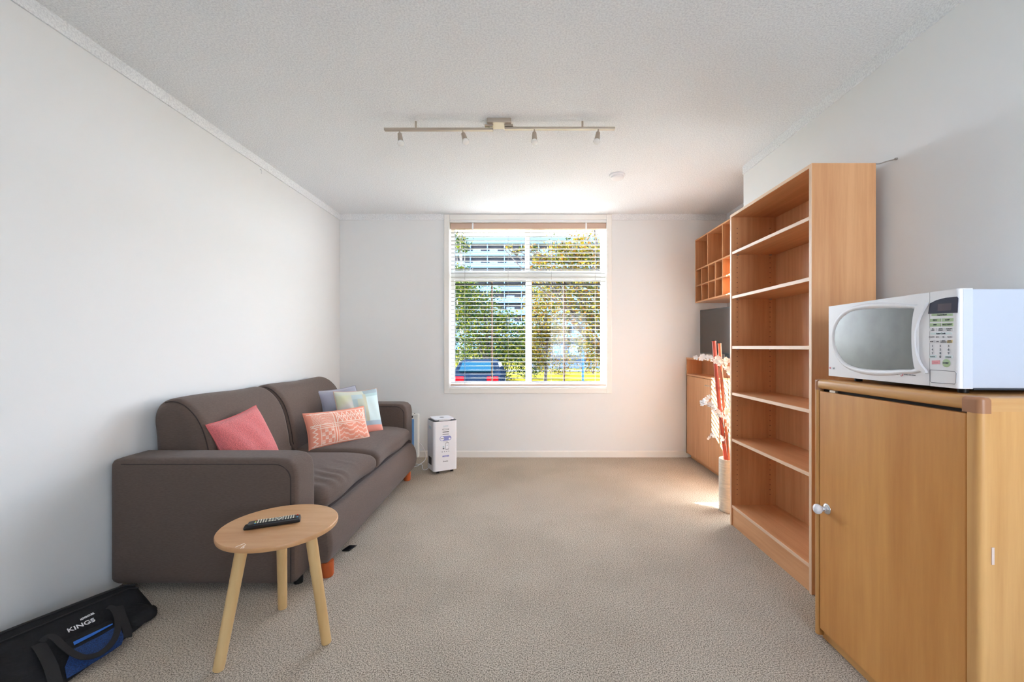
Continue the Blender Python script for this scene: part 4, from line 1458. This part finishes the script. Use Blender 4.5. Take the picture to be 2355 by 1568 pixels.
# maker's marks
lgp = mp(*crop3(236, 980), .0)
obj('logo', lathe([(0, 0), (.0042, 0), (.0042, .0012), (0, .0012)], 18, Matrix.Translation(lgp + Vector((-.0002, 0, 0))) @ Matrix.Rotation(-PI / 2, 4, 'Y')), mat('logo_red', (206, 120, 126), .5), mw, local=True, smooth=False)
mtext('LG', 275, 985, .0078, .0002)
mtext('INTELLOWAVE', 935, 1046, .0060, 0, .9)
mtext('ROUND WAVE SYSTEM', 1110, 1056, .0040)
sw = mp(*crop3(1015, 1052))
obj('logo', tube([Vector((-.001, sw.y + .0055 * math.cos(a / 6 * PI), sw.z + .0045 * math.sin(a / 6 * PI))) for a in range(0, 11)], .0013, 6), bpy.data.materials['logo_red'], mw, local=True)
for x, y in ((.05, MWW - .10), (.05, .04), (.36, .05), (.36, MWW - .07)):
    obj('foot', lathe([(0, 0), (.012, 0), (.014, MZ0 + .001), (0, MZ0 + .001)], 16, Matrix.Translation((x, y, 0))), M_black, mw, local=True)
obj('base_tray', box((.05, .10, MZ0 - .007), (.40, MWW - .13, MZ0 + .001), .003), M_black, mw, local=True)
obj('base_lip', box((.045, .004, MZ0 - .004), (.41, .016, MZ0 + .002), .001), M_navy, mw, local=True, smooth=False)

# ------------------------------------------------------------------ small things on walls and floor
tag(obj('wall_hook', tube(spline([(lw(3.15) + .001, 3.15, 2.49 - .02), (lw(3.15) + .012, 3.15, 2.465), (lw(3.15) + .012, 3.15, 2.44)], 3), .003, 6), M_white), 'tiny white hook high on the left wall', 'hook')
sfl = P(803, 1262, 980 * CH / (1262 - 797))
tag(obj('black_scrap', puffy((sfl.x - .022, sfl.y - .03, .0005), (sfl.x + .022, sfl.y + .035, .007), .003, 3, lambda p: Vector((p.x + .25 * (p.y - sfl.y), p.y, p.z))), M_black), 'small black scrap of plastic on the carpet beside the sofa front', 'scrap')

# ------------------------------------------------------------------ outside
GZ = -.8
M_grass = mat('grass', (82, 74, 20), 1.0, spec=0, var=(.9, .35))
struct('ground', box((-160, YB + 1.0, GZ - .3), (160, 260, GZ)), M_grass)
M_road = mat('asphalt', (34, 36, 40), 1.0, spec=0, var=(3, .1))
struct('road', box((-60, 12.5, GZ), (60, 18.0, GZ + .02)), M_road)
M_path = mat('concrete_path', (60, 60, 58), 1.0, spec=0)
struct('footpath', box((-60, 33.0, GZ), (60, 36.0, GZ + .03)), M_path)

# apartment block
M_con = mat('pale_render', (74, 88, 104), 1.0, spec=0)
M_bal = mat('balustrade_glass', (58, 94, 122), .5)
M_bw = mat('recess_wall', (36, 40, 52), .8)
M_wdw = mat('blue_window', (62, 122, 160), .25, spec=.5)
M_wfr = mat('window_dark', (60, 70, 92), .5)
ab = thing('apartment_building', 'long pale apartment block with banded balconies far beyond the trees', 'building', (-10, 100, GZ))
YF = 100.0
XL, XR = -33.0, 27.0
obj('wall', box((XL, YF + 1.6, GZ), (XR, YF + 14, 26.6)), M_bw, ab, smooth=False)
obj('parapet', box((XL - .3, YF - .1, 25.3), (XR + .3, YF + 14.2, 27.1)), M_con, ab, smooth=False)
pit = 2.76
slab0 = bal0 = col0 = win0 = pan0 = None
def inst(o, loc):
    c = o.copy()
    COL.objects.link(c)
    c.location = loc
    return c
for f in range(9):
    zt = 25.3 - f * pit                       # underside level of the slab above
    zb = zt - pit                             # slab of this floor
    if slab0 is None:
        slab0 = obj('balcony_slab', box((XL + 10, -.2, -.12), (XR + 10, 1.7, .14)), M_con, ab, smooth=False, local=True)
        slab0.location = (0, 0, zb - GZ)
    else:
        inst(slab0, (0, 0, zb - GZ))
    for b in range(15):
        x = XL + 4 * b
        if bal0 is None:
            bal0 = obj('balustrade', box((.06, -.15, 0), (3.94, -.08, .85)), M_bal, ab, smooth=False, local=True)
            col0 = obj('partition', box((-.10, -.1, 0), (.10, 1.7, pit)), M_con, ab, smooth=False, local=True)
            win0 = obj('window', box((.35, 1.5, 0), (2.35, 1.62, 1.75)), M_wfr, ab, smooth=False, local=True)
            pan0 = obj('pane', box((.42, 1.45, .08), (1.30, 1.51, 1.62)), M_wdw, ab, smooth=False, local=True)
            pan1 = obj('pane', box((1.38, 1.45, .08), (2.28, 1.51, 1.62)), M_wdw, ab, smooth=False, local=True)
            objs = [bal0, col0, win0, pan0, pan1]
            for o in objs:
                o.location = (x + 10, 0, zb + .14 - GZ)
        else:
            if x + 4 < -22 and f > 6:
                pass
            loc = (x + 10, 0, zb + .14 - GZ)
            inst(bal0, loc)
            inst(col0, loc)
            if (b + f) % 7 != 3:
                inst(win0, loc)
                inst(pan0, loc)
                inst(pan1, loc)

# trees
LEAFK = .22
M_leaf = vcol_mat('leaves', .8, transl=True, spec=.1)
M_bark = mat('bark', (44, 36, 30), .9, var=(20, .3, (1, 1, .2)), bump=(30, .5, .02))
M_birch = mat('pale_bark', (112, 106, 98), .9, var=(10, .25, (1, 1, 3)))
PAL = {'green': [(84, 112, 24), (128, 142, 22), (46, 84, 30), (172, 166, 40), (34, 68, 44)],
       'yellow': [(178, 150, 26), (204, 176, 50), (116, 118, 22), (170, 112, 30), (72, 92, 32)],
       'dark': [(30, 66, 32), (48, 84, 34), (80, 108, 30), (136, 142, 34), (28, 54, 48)]}
def tree(name, label, base, crowns, pal, nleaf, ls, trunk_r=.16, bark=None, height=None, branches=10):
    base = Vector(base)
    t = thing(name, label, 'tree' if 'shrub' not in name else 'shrub', base)
    top = height or max(c[2] + .3 * c[5] for c in crowns)
    c0 = Vector(crowns[0][:3])
    bm = bmesh.new()
    tp = Vector((base.x * .4 + c0.x * .6, c0.y, top))
    add_tube(bm, spline([base, base.lerp(tp, .5) + Vector((.15, 0, 0)), tp], 5), [trunk_r * (1 - .8 * k / 10) for k in range(11)], 8)
    obj('trunk', bm, bark or M_bark, t)
    bm = bmesh.new()
    for k in range(branches):
        c = random.choice(crowns)
        a = random.uniform(.15, .85)
        s = base.lerp(tp, a)
        e = Vector((c[0] + random.uniform(-.8, .8) * c[3], c[1] + random.uniform(-.6, .6) * c[4], c[2] + random.uniform(-.2, .9) * c[5]))
        mid = s.lerp(e, .5) + Vector((0, 0, -.1 * (e - s).length))
        add_tube(bm, spline([s, mid, e], 4), [trunk_r * .35 * (1 - .1 * q) + .006 for q in range(9)], 5)
    obj('branches', bm, bark or M_bark, t, kind='stuff')
    cols, verts, faces = [], [], []
    tot = sum(c[3] * c[5] for c in crowns)
    for c in crowns:
        n = int(nleaf * c[3] * c[5] / tot)
        clus = []
        for _ in range(max(6, n // 45)):
            th, ph_ = random.uniform(0, 2 * PI), math.acos(random.uniform(-1, 1))
            r = random.uniform(.35, 1) ** .6
            clus.append(Vector((c[0] + c[3] * r * math.sin(ph_) * math.cos(th), c[1] + c[4] * r * math.sin(ph_) * math.sin(th), c[2] + c[5] * r * math.cos(ph_))))
        cr = .22 * (c[3] * c[5]) ** .5
        for _ in range(n):
            q = random.choice(clus)
            p = q + Vector((random.gauss(0, cr), random.gauss(0, cr), random.gauss(0, cr * .8)))
            if p.z < GZ + .03:
                p.z = GZ + .03 + random.random() * .3
            nn = Vector((random.gauss(0, 1), random.gauss(0, 1), random.gauss(0, 1) + .5)).normalized()
            x = nn.orthogonal().normalized()
            x = Matrix.Rotation(random.uniform(0, 6.28), 3, nn) @ x
            y = nn.cross(x)
            s = ls * random.uniform(.6, 1.3)
            i0 = len(verts)
            verts += [p - x * s, p + y * s * .45 - nn * s * .12, p + x * s, p - y * s * .45 - nn * s * .12]
            faces.append((i0, i0 + 1, i0 + 2, i0 + 3))
            cols.append(tuple(LEAFK * q for q in lin(random.choice(PAL[pal]))))
    me = bpy.data.meshes.new('foliage')
    me.from_pydata([v - base for v in verts], [], faces)
    ca = me.color_attributes.new('print', 'FLOAT_COLOR', 'CORNER')
    buf = []
    for c in cols:
        buf += [c[0], c[1], c[2], 1.0] * 4
    ca.data.foreach_set('color', buf)
    o = obj('foliage', me, M_leaf, t, smooth=False, local=True, kind='stuff')
    return t
tree('autumn_tree', 'large yellow and green leaved tree outside the right half of the window', (3.9, 20, GZ),
     [(2.7, 20, 4.0, 1.4, 1.3, 2.1), (1.3, 20, 4.9, 1.2, 1.0, 1.0), (3.3, 20, 1.9, 1.0, 1.0, 1.6), (2.6, 20.3, 5.8, 1.4, 1, .6), (-.4, 20, 5.75, .8, .4, .16)], 'yellow', 8500, .085, .20, None, 7.0, 26)
tree('leafy_tree', 'broad green leaved tree outside the lower left of the window', (-2.0, 22, GZ),
     [(-2.5, 22, 2.3, 1.3, 1.1, 1.9), (-3.3, 22, 3.7, .9, .8, 1.0), (-.9, 22, 1.5, 1.0, 1.0, 1.5)], 'green', 8500, .09, .14, None, 3.9, 14)
tree('birch_tree', 'slim pale trunked tree at the left edge of the window view', (-4.6, 30, GZ),
     [(-4.7, 30, 8.6, .7, .6, 1.2), (-4.4, 30, 6.0, .9, .6, 1.0)], 'green', 900, .11, .11, M_birch, 9.8, 12)
tree('golden_tree', 'small golden leaved tree just right of the window mullion', (1.1, 24, GZ),
     [(1.0, 24, 3.0, 1.0, .9, 2.0), (.5, 24, 1.2, .8, .8, 1.4)], 'yellow', 5000, .085, .10, None, 4.5, 10)
for x, y, rx, rz, p, lab in ((-3.2, 25.5, 1.1, 1.3, 'dark', 'dark green shrub behind the parked car'), (-1.3, 25, 1.2, 1.6, 'dark', 'dark green shrub below the leafy tree'), (.2, 26.5, .9, 1.5, 'dark', 'dark green shrub behind the window mullion'),
                             (2.3, 30, 1.3, 1.9, 'yellow', 'yellow green shrub left of the blue pole'), (4.9, 31, .9, 2.4, 'yellow', 'yellow green shrub at the right edge of the window view')):
    tree('garden_shrub', lab, (x, y, GZ), [(x, y, GZ + rz * .8, rx, .7, rz)], p, 1500, .085, .05, None, GZ + rz * 1.4, 6)

# low house, pole
hs = thing('low_house', 'low pale house with blue grey windows seen behind the trees', 'house', (5.5, 46, GZ))
obj('wall', box((2.2, 46, GZ), (10, 50, 1.75)), mat('house_wall', (48, 58, 72), 1.0, spec=0), hs, smooth=False)
obj('roof', prism([(2.0, 45.6, 1.75), (10.2, 45.6, 1.75), (10.2, 50.4, 1.75), (2.0, 50.4, 1.75)], (0, 0, .35)), M_bw, hs, smooth=False)
for x in (2.9, 4.6, 6.3):
    w_ = obj('window', box((x, 45.9, .2), (x + 1.2, 46.02, 1.4)), M_wfr, hs, smooth=False)
    obj('pane', box((x + .08, 45.86, .28), (x + 1.12, 45.91, 1.32)), M_wdw, w_, smooth=False)
wallf = thing('garden_wall', 'long low pale garden wall across the lawn', 'wall', (3, 38, GZ))
obj('wall', box((.4, 38, GZ), (12, 38.25, -.25)), M_con, wallf, smooth=False)
obj('coping', box((.35, 37.95, -.25), (12.05, 38.3, -.17)), M_path, wallf, smooth=False)
pl = thing('street_pole', 'slim blue grey metal pole standing on the lawn', 'pole', (3.3, 24.6, GZ))
obj('shaft', tube([(3.3, 24.6, GZ), (3.3, 24.6, 3.4)], [.07, .05], 12), mat('blue_grey_paint', (56, 88, 122), .8, spec=0), pl)
obj('cap', lathe([(.052, 0), (.06, .02), (0, .06)], 12, Matrix.Translation((3.3, 24.6, 3.4))), M_wfr, pl)

# parked cars
def car(label, x, y, col, rot=0.0):
    t = thing('car', label, 'car', (x, y, GZ + .02), rot)
    m = mat('car_paint', col, .5, spec=0)
    side = [(-2.1, .35), (-2.12, .75), (-2.0, .92), (-1.75, .98), (-1.15, 1.38), (-.2, 1.45), (.55, 1.36), (1.15, .98), (1.9, .86), (2.15, .62), (2.15, .35)]
    bm = bmesh.new()
    add_prism(bm, [(-.86, yy, zz) for yy, zz in side], (1.72, 0, 0))
    for v in bm.verts:
        if v.co.z > 1.05:
            v.co.x *= .80
    bmesh.ops.bevel(bm, geom=[e for e in bm.edges], offset=.05, segments=2, affect='EDGES', profile=0.5)
    obj('body', bm, m, t, local=True)
    Mg = M_wfr
    obj('rear_window', prism([(-.62, -1.74, 1.03), (.62, -1.74, 1.03), (.55, -1.28, 1.34), (-.55, -1.28, 1.34)], (0, -.06, .05)), mat('car_glass', (20, 48, 60), .5, spec=0), t, local=True, smooth=False)
    for s in (-1, 1):
        obj('side_window', prism([(s * .80, -1.25, 1.02), (s * .80, .85, 1.02), (s * .71, .4, 1.32), (s * .71, -1.0, 1.34)], (s * .03, 0, 0)), M_wfr, t, local=True, smooth=False)
        obj('tail_light', box((s * .60 - .2, -2.16, .70), (s * .60 + .2, -2.05, .90), .02), mat('tail_light_red', (130, 8, 14), .4, spec=0), t, local=True)
        for yy in (-1.35, 1.35):
            obj('wheel', tube([(s * .78, yy, .31), (s * .90, yy, .31)], .31, 20), M_black, t, local=True)
    obj('bumper', box((-.84, -2.2, .36), (.84, -2.05, .56), .03), M_black, t, local=True)
    obj('number_plate', box((-.2, -2.18, .60), (.2, -2.10, .70), .005), M_white, t, local=True)
    return t
car('dark blue car with red tail lights parked outside, seen through the window', -1.75, 16.9, (16, 24, 34), 0)
